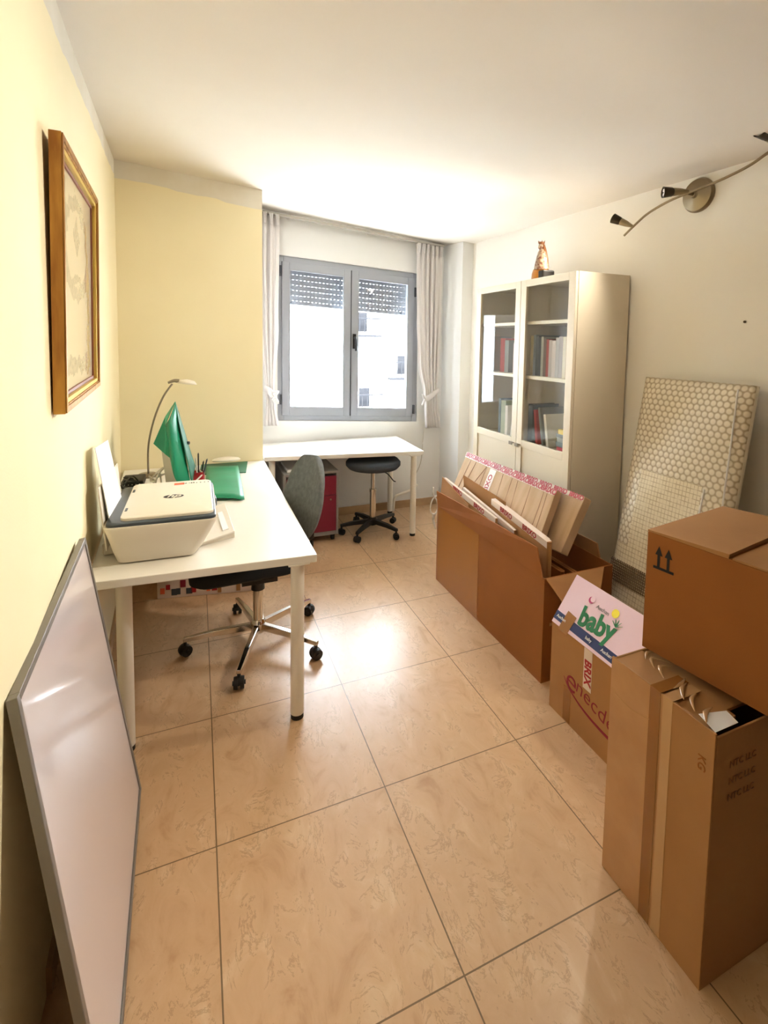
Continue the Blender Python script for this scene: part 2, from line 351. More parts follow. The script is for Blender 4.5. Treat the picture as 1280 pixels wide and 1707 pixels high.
o = struct('ceiling', bm, M['ceiling'], smooth=True); d = o.modifiers.new('s', 'SOLIDIFY'); d.thickness = .12; d.offset = 1
if o.data.polygons[0].normal.z < 0: d.offset = -1
def bandwall(pts, name, bandh):
    """vertical wall along plan points with a ragged white band under the ceiling"""
    bm = B(); fine = []
    for (a, b) in zip(pts, pts[1:]):
        k = max(1, int(math.dist(a, b)/.06))
        for i in range(k): fine.append((a[0]+(b[0]-a[0])*i/k, a[1]+(b[1]-a[1])*i/k))
    fine.append(pts[-1]); cols = []
    for i, (x, y) in enumerate(fine):
        zt = zc(x, y)+.03; zb = zc(x, y)-bandh(i/len(fine))+random.uniform(-.008, .008)
        cols.append([bm.verts.new((x, y, z)) for z in (0, zb, zt)])
    for a, b in zip(cols, cols[1:]):
        bm.faces.new((a[0], b[0], b[1], a[1])).material_index = 0; bm.faces.new((a[1], b[1], b[2], a[2])).material_index = 1
    return bm
bm = bandwall([(-.365, YB), (-.365, 1.4), (wallx(YP), YP)], 'l', lambda t: .10)
struct('wall_left', bm, [M['yellow'], M['band']])
bm = bandwall([(wallx(YP), YP), (XP, YP)], 'p', lambda t: .115+.03*t)
v = [bm.verts.new(p) for p in ((XP, YP, 0), (XP, YW+.1, 0), (XP, YW+.1, zc(XP, YW)+.03), (XP, YP, zc(XP, YP)+.03))]; bm.faces.new(v).material_index = 2
struct('wall_partition', bm, [M['yellow'], M['band'], M['white']])
# window wall with opening (opening follows the slightly racked frame)
def sz(x): return -.05*(x-1.35)
WX0, WX1, WZ0, WZ1 = .66, 2.035, .905, 2.385
YO = 4.86
xa, xb = XP-.05, 2.33
def P(x, z, y): return (x, y, z+sz(x))
bm = B()
for y in (YW,):
    a = [(xa, 0), (xb, 0), (xb, 3.0), (xa, 3.0)]; q = [(WX0, WZ0+sz(WX0)), (WX1, WZ0+sz(WX1)), (WX1, WZ1+sz(WX1)), (WX0, WZ1+sz(WX0))]
    for yy in (YW, YO):
        va = [bm.verts.new((p[0], yy, p[1])) for p in a]; vb = [bm.verts.new((p[0], yy, p[1])) for p in q]
        for i in range(4): bm.faces.new((va[i], va[(i+1) % 4], vb[(i+1) % 4], vb[i]))
        if yy == YW: inner = vb
    for i in range(4): bm.faces.new((inner[i], inner[(i+1) % 4], vb[(i+1) % 4], vb[i]))
struct('wall_window', bm, M['white'])
bm = B()
for a, b in (((2.30, YO), (2.30, YW)), ((2.30, YW), (2.335, 4.25)), ((2.335, 4.25), (XR, 4.25))):
    bm.faces.new([bm.verts.new(p) for p in ((*a, 0), (*b, 0), (*b, 2.9), (*a, 2.9))])
bmesh.ops.remove_doubles(bm, verts=bm.verts, dist=1e-4)
struct('wall_pillar', bm, M['white'])
bm = B(); bm.faces.new([bm.verts.new(p) for p in ((XR, 4.25, 0), (XR, YB, 0), (XR, YB, 2.9), (XR, 4.25, 2.9))])
struct('wall_right', bm, M['cream'])
bm = B(); bm.faces.new([bm.verts.new(p) for p in ((-.6, YB, 0), (XR+.1, YB, 0), (XR+.1, YB, 2.9), (-.6, YB, 2.9))])
struct('wall_rear', bm, M['reardark'])  # unseen rear wall, coloured dark to cut light bounced onto the cartons
bm = B(); box(bm, XP, 2.31, YW-.012, YW, 0, .075); struct('baseboard_window', bm, M['skirt'])
bm = B(); box(bm, XR-.012, XR, 2.0, 4.25, 0, .075); struct('baseboard_right', bm, M['skirt'])
bm = B(); box(bm, wallx(YP), XP, YP-.012, YP, 0, .075); struct('baseboard_partition', bm, M['skirt'])
bm = B(); hexa(bm, [(wallx(1.4), 1.4, 0), (wallx(YP), YP, 0), (wallx(YP), YP, .075), (wallx(1.4), 1.4, .075)], [(wallx(1.4)+.012, 1.4, 0), (wallx(YP)+.012, YP, 0), (wallx(YP)+.012, YP, .075), (wallx(1.4)+.012, 1.4, .075)]); struct('baseboard_left', bm, M['skirt'])
# ------------------------------------------------------------------ window
win = bpy.data.objects.new('window_1', None); COL.objects.link(win); win.location = (1.35, 4.62, .9); WM['window_1'] = Matrix.Translation((1.35, 4.62, .9)); win['kind'] = 'structure'
def wbar(bm, x0, x1, z0, z1, y0, y1):
    a = [P(x0, z0, y0), P(x1, z0, y0), P(x1, z1, y0), P(x0, z1, y0)]; b = [P(x0, z0, y1), P(x1, z0, y1), P(x1, z1, y1), P(x0, z1, y1)]
    return hexa(bm, a, b)
def wframe(x0, x1, z0, z1, w, y0, y1, wb=None):
    bm = B(); wb = wb or w
    wbar(bm, x0, x0+w, z0, z1, y0, y1); wbar(bm, x1-w, x1, z0, z1, y0, y1); wbar(bm, x0+w, x1-w, z1-w, z1, y0, y1); wbar(bm, x0+w, x1-w, z0, z0+wb, y0, y1); return bm
def sobj(name, bm, m, parent, **k):
    o = obj(name, bm, m, parent, **k); return o
sobj('window_frame', wframe(WX0, WX1, WZ0, WZ1, .055, 4.60, 4.66), M['alu'], win, bev=.003)
for (x0, x1) in ((.70, 1.335), (1.34, 1.985)):
    s = sobj('window_sash', wframe(x0, x1, .955, 2.335, .065 if x0 < 1 else .068, 4.585, 4.645, .075), M['alu'], win, bev=.003)
    bm = wframe(x0+.065, x1-.065, 1.03, 2.27, .008, 4.583, 4.60); obj('glazing_bead', bm, M['alu'], s)
    bm = B(); wbar(bm, x0+.06, x1-.06, 1.02, 2.28, 4.615, 4.619); obj('pane', bm, GLW, s)
bm = B(); wbar(bm, 1.3335, 1.3415, .96, 2.33, 4.582, 4.60); obj('sash_seal', bm, M['seal'], win)
bm = B(); wbar(bm, 1.355, 1.385, 1.60, 1.74, 4.572, 4.584); tube(bm, [(1.37, 4.575, 1.70), (1.37, 4.545, 1.70), (1.372, 4.53, 1.66), (1.374, 4.53, 1.58)], .011, 10); obj('window_handle', bm, M['blackp'], win, smooth='auto')
for x, z in ((.688, 1.10), (1.998, 1.03), (1.998, 2.2), (.688, 2.25)):
    bm = B(); wbar(bm, x-.008, x+.008, z-.045, z+.045, 4.575, 4.60); obj('hinge', bm, M['seal'], win)
# roller shutter outside the panes
bm = B(); z = 1.975; pitch = .048
wbar(bm, .69, 2.0, z, z+.035, 4.76, 4.772)
zz = z+.035
while zz < 2.40:
    xx = .69
    while xx < 2.0: wbar(bm, xx, min(xx+.024, 2.0), zz, zz+.004, 4.764, 4.768); xx += .036
    wbar(bm, .69, 2.0, zz+.004, zz+pitch, 4.763, 4.769); zz += pitch
sh = obj('roller_shutter', bm, M['shutter'], win)
for x in (.79, 1.9):
    bm = B(); wbar(bm, x, x+.02, 1.985, 2.0, 4.745, 4.76); obj('shutter_stop', bm, M['seal'], sh)
# exterior block opposite
fb = thing('exterior_block', 'pale sunlit apartment block seen through the window panes', 'building', (4, 14, -9))
bm = B(); box(bm, -4.9, 15, 14, 20, -9, 13); obj('facade', bm, M['facade'], fb)
t = thing('exterior_block', 'added dark block left of the pale one, seen only mirrored in the bookcase glass', 'building', (-10, 13, -9))
bm = B(); box(bm, -16, -4.95, 11, 20, -9, 11); obj('facade', bm, M['refl_dark'], t)  # added out of view so the bookcase glass reflects something dark
for x, z in ((4.4, 2.0), (4.5, -.2), (5.7, .75), (5.7, 3.0), (7.5, 1), (4.6, 4.2), (2.0, 3.4), (9.5, -1)):
    bm = B(); box(bm, x-.16, x+.16, 13.96, 14.0, z, z+.55); wf = obj('facade_window', bm, M['facw'], fb)  # windows and railings share one plain dark colour
    bm = B()
    for k in range(7): box(bm, x-.45+k*.15, x-.43+k*.15, 13.7, 13.72, z-.1, z+.35)
    box(bm, x-.47, x+.49, 13.68, 13.74, z+.35, z+.39); box(bm, x-.47, x+.49, 13.6, 14, z-.16, z-.1); obj('balcony_railing', bm, M['facw'], fb)
# ------------------------------------------------------------------ curtains
bm = B(); hexa(bm, [(.46, 4.47, 2.745), (2.25, 4.47, 2.612), (2.25, 4.47, 2.632), (.46, 4.47, 2.765)], [(.46, 4.51, 2.745), (2.25, 4.51, 2.612), (2.25, 4.51, 2.632), (.46, 4.51, 2.765)])
rl = obj('curtain_rail', bm, M['rail'], bev=.002, label='thin pale curtain track running across above the window', cat='curtain rail')
for x in (.75, 1.5, 2.2):
    z = 2.755-.0743*(x-.46); bm = B(); box(bm, x-.012, x+.012, 4.48, YW, z, z+.015); obj('bracket', bm, M['rail'], rl)
def curtain(label, prof, nf, tiez, side):
    """prof: list of (z, xleft, xright); pleats nf"""
    t = thing('curtain', label, 'curtain', ((prof[0][1]+prof[0][2])/2, 4.49, prof[-1][0]))
    bm = B(); NU = nf*10; rows = []
    zs = []; NZ = 46
    z0, z1 = prof[0][0], prof[-1][0]
    for j in range(NZ+1):
        z = z0+(z1-z0)*j/NZ
        for a, b in zip(prof, prof[1:]):
            if b[0] <= z <= a[0]+1e-6:
                s = (a[0]-z)/(a[0]-b[0]); s = s*s*(3-2*s); xl = a[1]+(b[1]-a[1])*s; xr = a[2]+(b[2]-a[2])*s
        row = []
        for i in range(NU+1):
            u = i/NU; wd_ = xr-xl
            ph = 2*math.pi*nf*u+.6*math.sin(3*z+u*4)
            amp = .022*(.55+.45*math.sin(7*u+2*z)) if z < z0-.1 else .016
            y = 4.478+amp*math.cos(ph)-.012*math.exp(-((z-tiez)/.12)**2)
            x = xl+wd_*u+.006*math.sin(2*ph)
            row.append(bm.verts.new((x, y, z-.074*(x-prof[0][1]) if j == 0 else z-.074*(x-prof[0][1])*(1-j/NZ))))
        rows.append(row)
    for a, b in zip(rows, rows[1:]):
        for i in range(NU): bm.faces.new((a[i], a[i+1], b[i+1], b[i]))
    obj('drape', bm, M['curtain'], t, smooth=True, solid=.002)
    # gathered heading tape
    bm = B(); xl, xr = prof[0][1], prof[0][2]
    for i in range(nf):
        x = xl+(xr-xl)*(i+.5)/nf; z = prof[0][0]-.074*(x-xl)
        for dx in (-.008, 0, .008): tube(bm, [(x+dx*1.5, 4.455, z+.005), (x+dx, 4.45, z-.04), (x+dx*.5, 4.452, z-.09)], .0055, 6, 4)
    obj('pinch_pleats', bm, M['curtain'], t, smooth=True)
    for a in prof:
        if abs(a[0]-tiez) < .05: xl, xr = a[1], a[2]
    bm = B(); zt = tiez
    pts = [(xl-.01, 4.475, zt-.035*side), (xl+.3*(xr-xl), 4.445, zt-.02*side), (xl+.7*(xr-xl), 4.447, zt+.02*side), (xr+.012, 4.475, zt+.045*side), (xr+.0, 4.52, zt+.05*side)]
    tube(bm, pts, .014, 8, 6, flat=2.0); kx = xl-.005 if side > 0 else xr+.005
    tb = obj('tieback', bm, M['curtain'], t, smooth=True)
    bm = B(); 
    for q in (-1, 1): tube(bm, [(kx, 4.44, zt-.035*side*side), (kx-.02, 4.43, zt-.035+.035*q), (kx-.03*side, 4.435, zt-.04+.05*q), (kx, 4.44, zt-.03)], .009, 6, 5)
    obj('tieback_bow', bm, M['curtain'], tb, smooth=True)
    return t
curtain('left off-white curtain, tied back, beside the yellow partition', [(2.745, .462, .668), (2.4, .468, .664), (1.8, .49, .655), (1.21, .545, .612), (1.1, .55, .622), (.915, .53, .655)], 4, 1.21, -1)
curtain('right off-white curtain, tied back with a bow near the corner', [(2.622, 1.95, 2.232), (2.3, 1.955, 2.24), (1.9, 1.975, 2.235), (1.5, 2.0, 2.225), (1.15, 2.06, 2.2), (1.05, 2.075, 2.215), (.82, 2.085, 2.25)], 6, 1.15, 1)
# cord of the shutter by right curtain
bm = B(); tube(bm, [(2.115, 4.55, .95), (2.10, 4.56, .7), (2.08, 4.565, .45), (2.0, 4.56, .3)], .004, 6)
obj('blind_cord', bm, M['cable_w'], label='thin white cord hanging below the right curtain', cat='cord')
bm = B(); tube(bm, [(2.03, 4.53, .235), (1.95, 4.52, .19), (1.84, 4.51, .165), (1.78, 4.51, .13), (1.765, 4.51, .0)], .013, 10)
obj('wall_pipe', bm, M['deskleg'], smooth=True, label='white bent pipe rising from the floor under the window table', cat='pipe')
# ------------------------------------------------------------------ desks
def desk(name, label, top, z1, th, legs, r):
    c = [sum(p[i] for p in top)/4 for i in (0, 1)]
    t = thing(name, label, 'desk', (c[0], c[1], 0))
    bm = B(); hexa(bm, [(x, y, z1-th) for x, y in top], [(x, y, z1) for x, y in top]); obj('tabletop', bm, M['desk'], t, bev=.003)
    for x, y in legs:
        bm = B(); cyl(bm, (x, y, .022), (x, y, z1-th), r, n=32); l = obj('leg', bm, M['deskleg'], t, smooth='auto')
        bm = B(); cyl(bm, (x, y, 0), (x, y, .024), r*.95, n=32); obj('foot', bm, M['foot'], l, smooth='auto', label='black plastic foot')
        bm = B(); box(bm, x-.045, x+.045, y-.045, y+.045, z1-th-.006, z1-th+.0); obj('mounting_plate', bm, M['deskleg'], l)
    return t
desk('desk', 'white desk along the yellow wall with a printer on it', [(-.388, 2.118), (.462, 2.066), (.462, 3.90), (-.47, 3.90)], .745, .034, [(-.275, 2.19), (.388, 2.115), (.40, 3.80), (-.37, 3.80)], .029)
desk('desk', 'white table under the window with a slate stool below it', [(.474, 4.005), (1.768, 3.815), (1.80, 4.555), (.474, 4.555)], .745, .034, [(1.695, 3.865), (1.715, 4.47), (.54, 4.06), (.54, 4.47)], .025)
# ------------------------------------------------------------------ drawer unit
t = thing('drawer_unit', 'grey rolling drawer unit with burgundy fronts under the window table', 'drawer unit', (.845, 4.22, 0))
bm = B(); x0, x1, y0, y1 = .62, 1.07, 3.985, 4.45
box(bm, x0, x0+.02, y0, y1, .055, .595); box(bm, x1-.02, x1, y0, y1, .055, .595); box(bm, x0+.02, x1-.02, y0, y1, .055, .09); box(bm, x0+.02, x1-.02, y0, y1, .575, .595); box(bm, x0+.02, x1-.02, y1-.01, y1, .09, .575); box(bm, x0+.02, x1-.02, y0+.02, y1-.01, .53, .54)
obj('body', bm, M['cabg'], t, bev=.003)
for a, b in ((.093, .393), (.398, .555)):
    bm = B(); box(bm, x0+.023, x1-.023, y0-.012, y0+.01, a, b); dr = obj('drawer', bm, M['burg'], t, bev=.002, label='burgundy drawer front')
    if a < .2:
        bm = B()
        for q in (.215, .24): cyl(bm, (.80, y0-.022, q), (.90, y0-.022, q), .006, n=12)
        for q in (.803, .897): box(bm, q-.003, q+.003, y0-.022, y0-.01, .212, .243)
        obj('handle', bm, M['steel'], dr)
        bm = B(); cyl(bm, (1.0, y0-.018, .36), (1.0, y0-.01, .36), .007, n=12); obj('lock', bm, M['steel'], dr)
for x in (x0+.04, x1-.04):
    for y in (y0+.04, y1-.04):
        bm = B(); cyl(bm, (x-.012, y, .026), (x+.012, y, .026), .026, n=20); box(bm, x-.016, x+.016, y-.016, y+.016, .035, .057); obj('caster', bm, M['blackp'], t, smooth='auto')
bm = B(); box(bm, .66, .88, 4.05, 4.40, .5955, .615)
obj('paper_pile', bm, M['paper'], label='low pile of white paper on the grey drawer unit', cat='paper')
# ------------------------------------------------------------------ swivel chair + stool
def star(t, cx, cy, zhub, R_, angs, m_arm, armw, armh, m_wh, wr, chromed):
    bm = B(); lathe(bm, [(0, zhub-.035), (.034, zhub-.035), (.04, zhub-.02), (.04, zhub+.02), (.03, zhub+.035), (0, zhub+.035)], 24, Matrix.Translation((cx, cy, 0))); obj('hub', bm, m_arm, t, smooth='auto')
    for a in angs:
        a = math.radians(a); d = Vector((math.cos(a), math.sin(a), 0)); s = Vector((-d.y, d.x, 0)); c0 = Vector((cx, cy, zhub))
        bm = B(); e = c0+d*R_+Vector((0, 0, -.018)); st = c0+d*.02
        for (p, w, h), (p2, w2, h2) in zip([(st, armw*1.15, armh*1.2), (c0+d*R_*.6+Vector((0, 0, -.004)), armw, armh)], [(c0+d*R_*.6+Vector((0, 0, -.004)), armw, armh), (e, armw*.75, armh*.7)]):
            hexa(bm, [p-s*w+Vector((0, 0, -h)), p+s*w+Vector((0, 0, -h)), p+s*w*.7+Vector((0, 0, h)), p-s*w*.7+Vector((0, 0, h))], [p2-s*w2+Vector((0, 0, -h2)), p2+s*w2+Vector((0, 0, -h2)), p2+s*w2*.7+Vector((0, 0, h2)), p2-s*w2*.7+Vector((0, 0, h2))])
        bmesh.ops.remove_doubles(bm, verts=bm.verts, dist=1e-5)
        ar = obj('base_arm', bm, m_arm, t, bev=.003)
        bm = B(); e2 = c0+d*(R_-.01); w0 = Vector((e2.x, e2.y, wr)); off = Matrix.Rotation(a*1.7, 3, 'Z') @ Vector((1, 0, 0))
        for q in (-1, 1): cyl(bm, w0+off*q*.006, w0+off*q*.024, wr, wr*.92, n=20)
        cyl(bm, w0-off*.03, w0+off*.03, wr*.35, n=10)
        cyl(bm, (e2.x, e2.y, wr), (e2.x, e2.y, zhub-.018), .009, n=10)
        lathe(bm, [(wr*.9, wr*1.0), (wr*.75, wr*1.55), (wr*.3, wr*1.95), (0, wr*2.0)], 14, Matrix.Translation((w0.x, w0.y, 0)))
        obj('caster', bm, M['blackp'], ar, smooth='auto', label='black twin-wheel caster')
t = thing('swivel_chair', 'grey fabric swivel chair on a chrome five-star base at the desk', 'chair', (.29, 2.74, 0))
star(t, .29, 2.74, .105, .375, (176, -110, -44, 30, 103), M['chrome'], .018, .014, M['blackp'], .030, True)
bm = B(); cyl(bm, (.29, 2.74, .12), (.29, 2.74, .33), .027, n=24); obj('gas_column', bm, M['chrome'], t, smooth='auto')
bm = B(); lathe(bm, [(.036, .31), (.032, .36), (.06, .385), (0, .385)], 20, Matrix.Translation((.29, 2.74, 0))); box(bm, .20, .38, 2.64, 2.84, .38, .40); obj('mechanism', bm, M['blackp'], t, smooth='auto')
ra = math.radians(21)
T = Matrix.Translation((.27, 2.74, 0)) @ Matrix.Rotation(ra, 4, 'Z')
bm = B(); bm2 = rrect(-.31, .25, -.215, .235, .09, 7)
for (s, z) in ((.93, .395), (1.0, .415), (1.0, .45), (.94, .475), (.6, .482)): pass
rings = [[bm.verts.new((x*s, y*s, z)) for x, y in bm2] for (s, z) in ((.93, .412), (.99, .425), (1.0, .455), (.96, .478), (.7, .488))]
for a, b in zip(rings, rings[1:]):
    for i in range(len(a)): bm.faces.new((a[i], a[(i+1) % len(a)], b[(i+1) % len(a)], b[i]))
bm.faces.new(rings[0][::-1]); bm.faces.new(rings[-1]); bm.transform(Matrix.Translation((.25, 2.79, .012)) @ Matrix.Rotation(math.radians(3), 4, 'Z')); obj('seat', bm, M['fabricd'], t, smooth='auto', label='dark fabric seat')
# backrest: curved oval cushion, front facing -x in chair frame
bm = B(); NU, NV = 16, 18; front = []; back = []
for j in range(NV+1):
    v = j/NV; z = .55+.44*v; hw = .185*(1-abs(2*v-1)**2.2*.62) if v > .5 else .195*(1-abs(2*v-1)**3*.35)
    rf = []; rb = []
    for i in range(NU+1):
        u = -1+2*i/NU; e = max(0, 1-abs(u)**4)*max(0, 1-abs(2*v-1)**6); lean = .10*(v-.3)
        xc = .325+lean-.05*u*u*.9; th = .006+.026*math.sqrt(e)
        rf.append(bm.verts.new((xc-th, hw*u, z))); rb.append(bm.verts.new((xc+th, hw*u, z)))
    front.append(rf); back.append(rb)
for g_ in (front, back):
    for j in range(NV):
        for i in range(NU): bm.faces.new((g_[j][i], g_[j][i+1], g_[j+1][i+1], g_[j+1][i]))
for j in range(NV): bm.faces.new((front[j][0], front[j+1][0], back[j+1][0], back[j][0])); bm.faces.new((front[j][NU], front[j+1][NU], back[j+1][NU], back[j][NU]))
for i in range(NU): bm.faces.new((front[0][i], front[0][i+1], back[0][i+1], back[0][i])); bm.faces.new((front[NV][i], front[NV][i+1], back[NV][i+1], back[NV][i]))
bm.transform(T); obj('backrest', bm, M['fabric'], t, smooth='auto', sub=1)
bm = B(); tube(bm, [(.08, 0, .39), (.22, 0, .38), (.345, 0, .42), (.365, 0, .55), (.37, 0, .74)], .016, 10, flat=.8); bm.transform(T); obj('back_bracket', bm, M['blackp'], t, smooth=True)
t = thing('stool', 'round slate swivel stool with a black star base under the window table', 'stool', (1.40, 4.07, 0))
star(t, 1.40, 4.07, .10, .285, (-136, -62, 28, 104, 176), M['blackp'], .02, .016, M['blackp'], .027, False)
bm = B(); cyl(bm, (1.40, 4.07, .12), (1.40, 4.07, .36), .027, n=24); lathe(bm, [(.027, .36), (.031, .36), (.031, .385), (0, .385)], 20, Matrix.Translation((1.4, 4.07, 0))); obj('outer_column', bm, M['chrome'], t, smooth='auto')
bm = B(); cyl(bm, (1.40, 4.07, .38), (1.40, 4.07, .56), .018, n=20); obj('piston', bm, M['chrome'], t, smooth='auto')
bm = B(); lathe(bm, [(0, .56), (.12, .56), (.215, .575), (.238, .60), (.238, .625), (.215, .65), (.12, .662), (0, .664)], 40, Matrix.Translation((1.40, 4.07, 0))); obj('seat', bm, M['stoolf'], t, smooth=True)
bm = B(); tube(bm, [(1.43, 4.03, .555), (1.50, 3.99, .53), (1.55, 3.97, .47), (1.57, 3.96, .46)], .005, 8); obj('height_lever', bm, M['blackp'], t, smooth=True)
# ------------------------------------------------------------------ bookcase
bx0, bx1, by0, by1, bz = 2.04, 2.435, 2.31, 3.425, 2.095
t = thing('bookcase', 'tall white bookcase with two glass doors against the right wall', 'bookcase', (2.24, 2.87, 0))
bm = B(); box(bm, bx0, bx1, by0, by0+.022, 0, bz); box(bm, bx0, bx1, by1-.022, by1, 0, bz); box(bm, bx0, bx1, by0+.022, by1-.022, bz-.022, bz); box(bm, bx0, bx1, by0+.022, by1-.022, .05, .072); box(bm, bx0+.02, bx0+.04, by0+.022, by1-.022, 0, .05); box(bm, bx0, bx1, 2.835, 2.857, .072, bz-.022)
obj('carcass', bm, M['case'], t, bev=.0015)
bm = B(); box(bm, bx1-.006, bx1, by0+.022, by1-.022, .05, bz-.022); obj('back_panel', bm, M['casei'], t)
SH = (1.82, 1.455, .985, .55)
for z in SH:
    for a, b in ((by0+.023, 2.834), (2.858, by1-.023)):
        bm = B(); box(bm, bx0+.012, bx1-.008, a, b, z-.022, z); obj('shelf', bm, M['case'], t)
def door(y0, y1, hy):
    x0, x1 = 2.018, 2.038; z0, z1, zr = .06, bz-.002, .965; w = .058
    bm = B(); box(bm, x0, x1, y0, y0+w, z0, z1); box(bm, x0, x1, y1-w, y1, z0, z1); box(bm, x0, x1, y0+w, y1-w, z1-.045, z1); box(bm, x0, x1, y0+w, y1-w, zr, zr+.05); box(bm, x0, x1, y0+w, y1-w, z0, z0+w)
    dd = obj('door', bm, M['case'], t, bev=.002)
    bm = B(); box(bm, x0+.008, x0+.016, y0+w-.005, y1-w+.005, z0+w-.005, zr+.005); obj('door_panel', bm, M['case'], dd)
    bm = B(); box(bm, x0+.009, x0+.013, y0+w-.004, y1-w+.004, zr+.046, z1-.041); obj('glass_pane', bm, GLC, dd, label='clear glass pane')
    bm = B(); box(bm, x0-.02, x0+.001, hy-.018, hy+.018, .978, .985); box(bm, x0-.022, x0-.017, hy-.018, hy+.018, .968, .99); obj('handle', bm, M['steel'], dd)
door(by0+.002, 2.844, 2.815); door(2.848, by1-.002, 2.885)
# figurine
t = thing('figurine', 'small carved crowned figurine with gilded robe on top of the bookcase', 'figurine', (2.13, 2.79, bz))
fx, fy = 2.13, 2.79
bm = B()
prof = [(0, 0), (.05, 0), (.052, .02), (.05, .05), (.043, .075), (.03, .085), (0, .085)]
lathe(bm, prof, 24, Matrix.Translation((fx, fy, bz)) @ Matrix.Scale(1.35, 4, (0, 1, 0))); obj('base_drapery', bm, M['statue_g'], t, smooth=True, label='gilded drapery')
bm = B(); box(bm, fx-.045, fx+.05, fy-.088, fy-.03, bz, bz+.062); obj('base_block', bm, M['statue_k'], t, bev=.01, label='dark block')
bm = B(); lathe(bm, [(.048, .07), (.046, .10), (.036, .15), (.028, .185), (.018, .205), (.012, .212), (0, .212)], 24, Matrix.Translation((fx, fy-.01, bz)) @ Matrix.Scale(1.1, 4, (0, 1, 0))); obj('robe', bm, M['statue_r'], t, smooth=True, label='red-brown patterned robe')
bm = B(); tube(bm, [(fx+.012, fy-.04, bz+.06), (fx+.012, fy-.036, bz+.13), (fx+.008, fy-.026, bz+.19), (fx+.005, fy-.01, bz+.235)], lambda s: .020-.008*s, 12); obj('cloak', bm, M['statue_b'], t, smooth=True)
bm = B(); bmesh.ops.create_uvsphere(bm, u_segments=20, v_segments=14, radius=.019, matrix=Matrix.Translation((fx-.004, fy-.003, bz+.226)) @ Matrix.Scale(1.25, 4, (0, 0, 1))); tube(bm, [(fx-.022, fy-.003, bz+.222), (fx-.026, fy-.003, bz+.217), (fx-.02, fy-.003, bz+.212)], .003, 6, 3)
obj('head', bm, M['statue_r'], t, smooth=True)
bm = B(); lathe(bm, [(.017, .24), (.021, .25), (.020, .256), (.016, .25)], 20, Matrix.Translation((fx-.002, fy-.003, bz)))
for i in range(6): a = i*math.pi/3; cyl(bm, (fx+.019*math.cos(a), fy+.019*math.sin(a), bz+.25), (fx+.024*math.cos(a), fy+.024*math.sin(a), bz+.265), .004, .001, 6)
obj('crown', bm, M['statue_b'], t, smooth='auto')
# books
def book(name, label, T, w, d, h, col, cat='book', group=None, lean=0):
    """T places the spine-front-bottom corner: local x = thickness (room y), y = depth (room x), z = height"""
    key = 'cover_%d_%d_%d' % col; m_ = mat(key, col, .55)
    t = thing(name, label, cat, T.to_translation(), group=group, rot=T.to_euler()); WM[t.name] = T
    bm = B(); box(bm, 0, w, 0, .003, 0, h); box(bm, 0, .0025, .003, d, 0, h); box(bm, w-.0025, w, .003, d, 0, h); obj('cover', bm, m_, t, local=True)
    bm = B(); box(bm, .0025, w-.0025, .003, d-.004, .004, h-.004); obj('pages', bm, M['paper'], t, local=True)
    return t
def bT(y, x, z, rx=0, flat=False):
    # local x -> -? room y ; local y -> room x (depth away from the door)
    base = Matrix(((0, 1, 0), (1, 0, 0), (0, 0, 1))).to_4x4()
    base = Matrix.Translation((x, y, z)) @ Matrix(((0, -1, 0, 0), (-1, 0, 0, 0), (0, 0, 1, 0), (0, 0, 0, 1))).inverted()
    return base
def setbook(label, yfar, x, z, w, d, h, col, tilt=0, name='book', cat='book', group=None):
    # right-handed frame: local x -> -room y, local y -> room x, z up
    T_ = Matrix.Translation((x, yfar, z)) @ Matrix.Rotation(math.radians(-90), 4, 'Z') @ Matrix.Rotation(math.radians(tilt), 4, 'Y')
    return book(name, label, T_, w, d, h, col, cat, group)
cols = [((214, 196, 150), 'tan'), ((150, 160, 168), 'pale blue-grey'), ((70, 78, 84), 'charcoal'), ((58, 72, 82), 'dark slate'), ((190, 190, 184), 'light grey'), ((120, 104, 100), 'taupe'), ((176, 80, 76), 'faded red'), ((198, 184, 180), 'pinkish grey'), ((222, 208, 204), 'pale pink'), ((180, 172, 170), 'dull grey'), ((168, 156, 156), 'mauve grey'), ((226, 214, 190), 'cream'), ((210, 176, 140), 'light brown'), ((120, 122, 128), 'mid grey')]
y = 2.828; k = 0
G1 = 'books on the middle shelf behind the right glass door'
prev = None
for c, nm in cols:
    w = [.030, .026, .03, .022, .024, .028, .024, .03, .034, .03, .034, .03, .03, .026][k]; h = [.27, .275, .265, .26, .262, .25, .245, .24, .235, .255, .262, .26, .262, .285][k]
    place = 'first at the left end' if prev is None else 'just right of the %s one' % prev
    setbook('%s book on the middle right shelf, %s' % (nm, place), y, 2.10, SH[1]+.0005, w, .20, h, c, group=G1)
    y -= w+.0015; prev = nm; k += 1
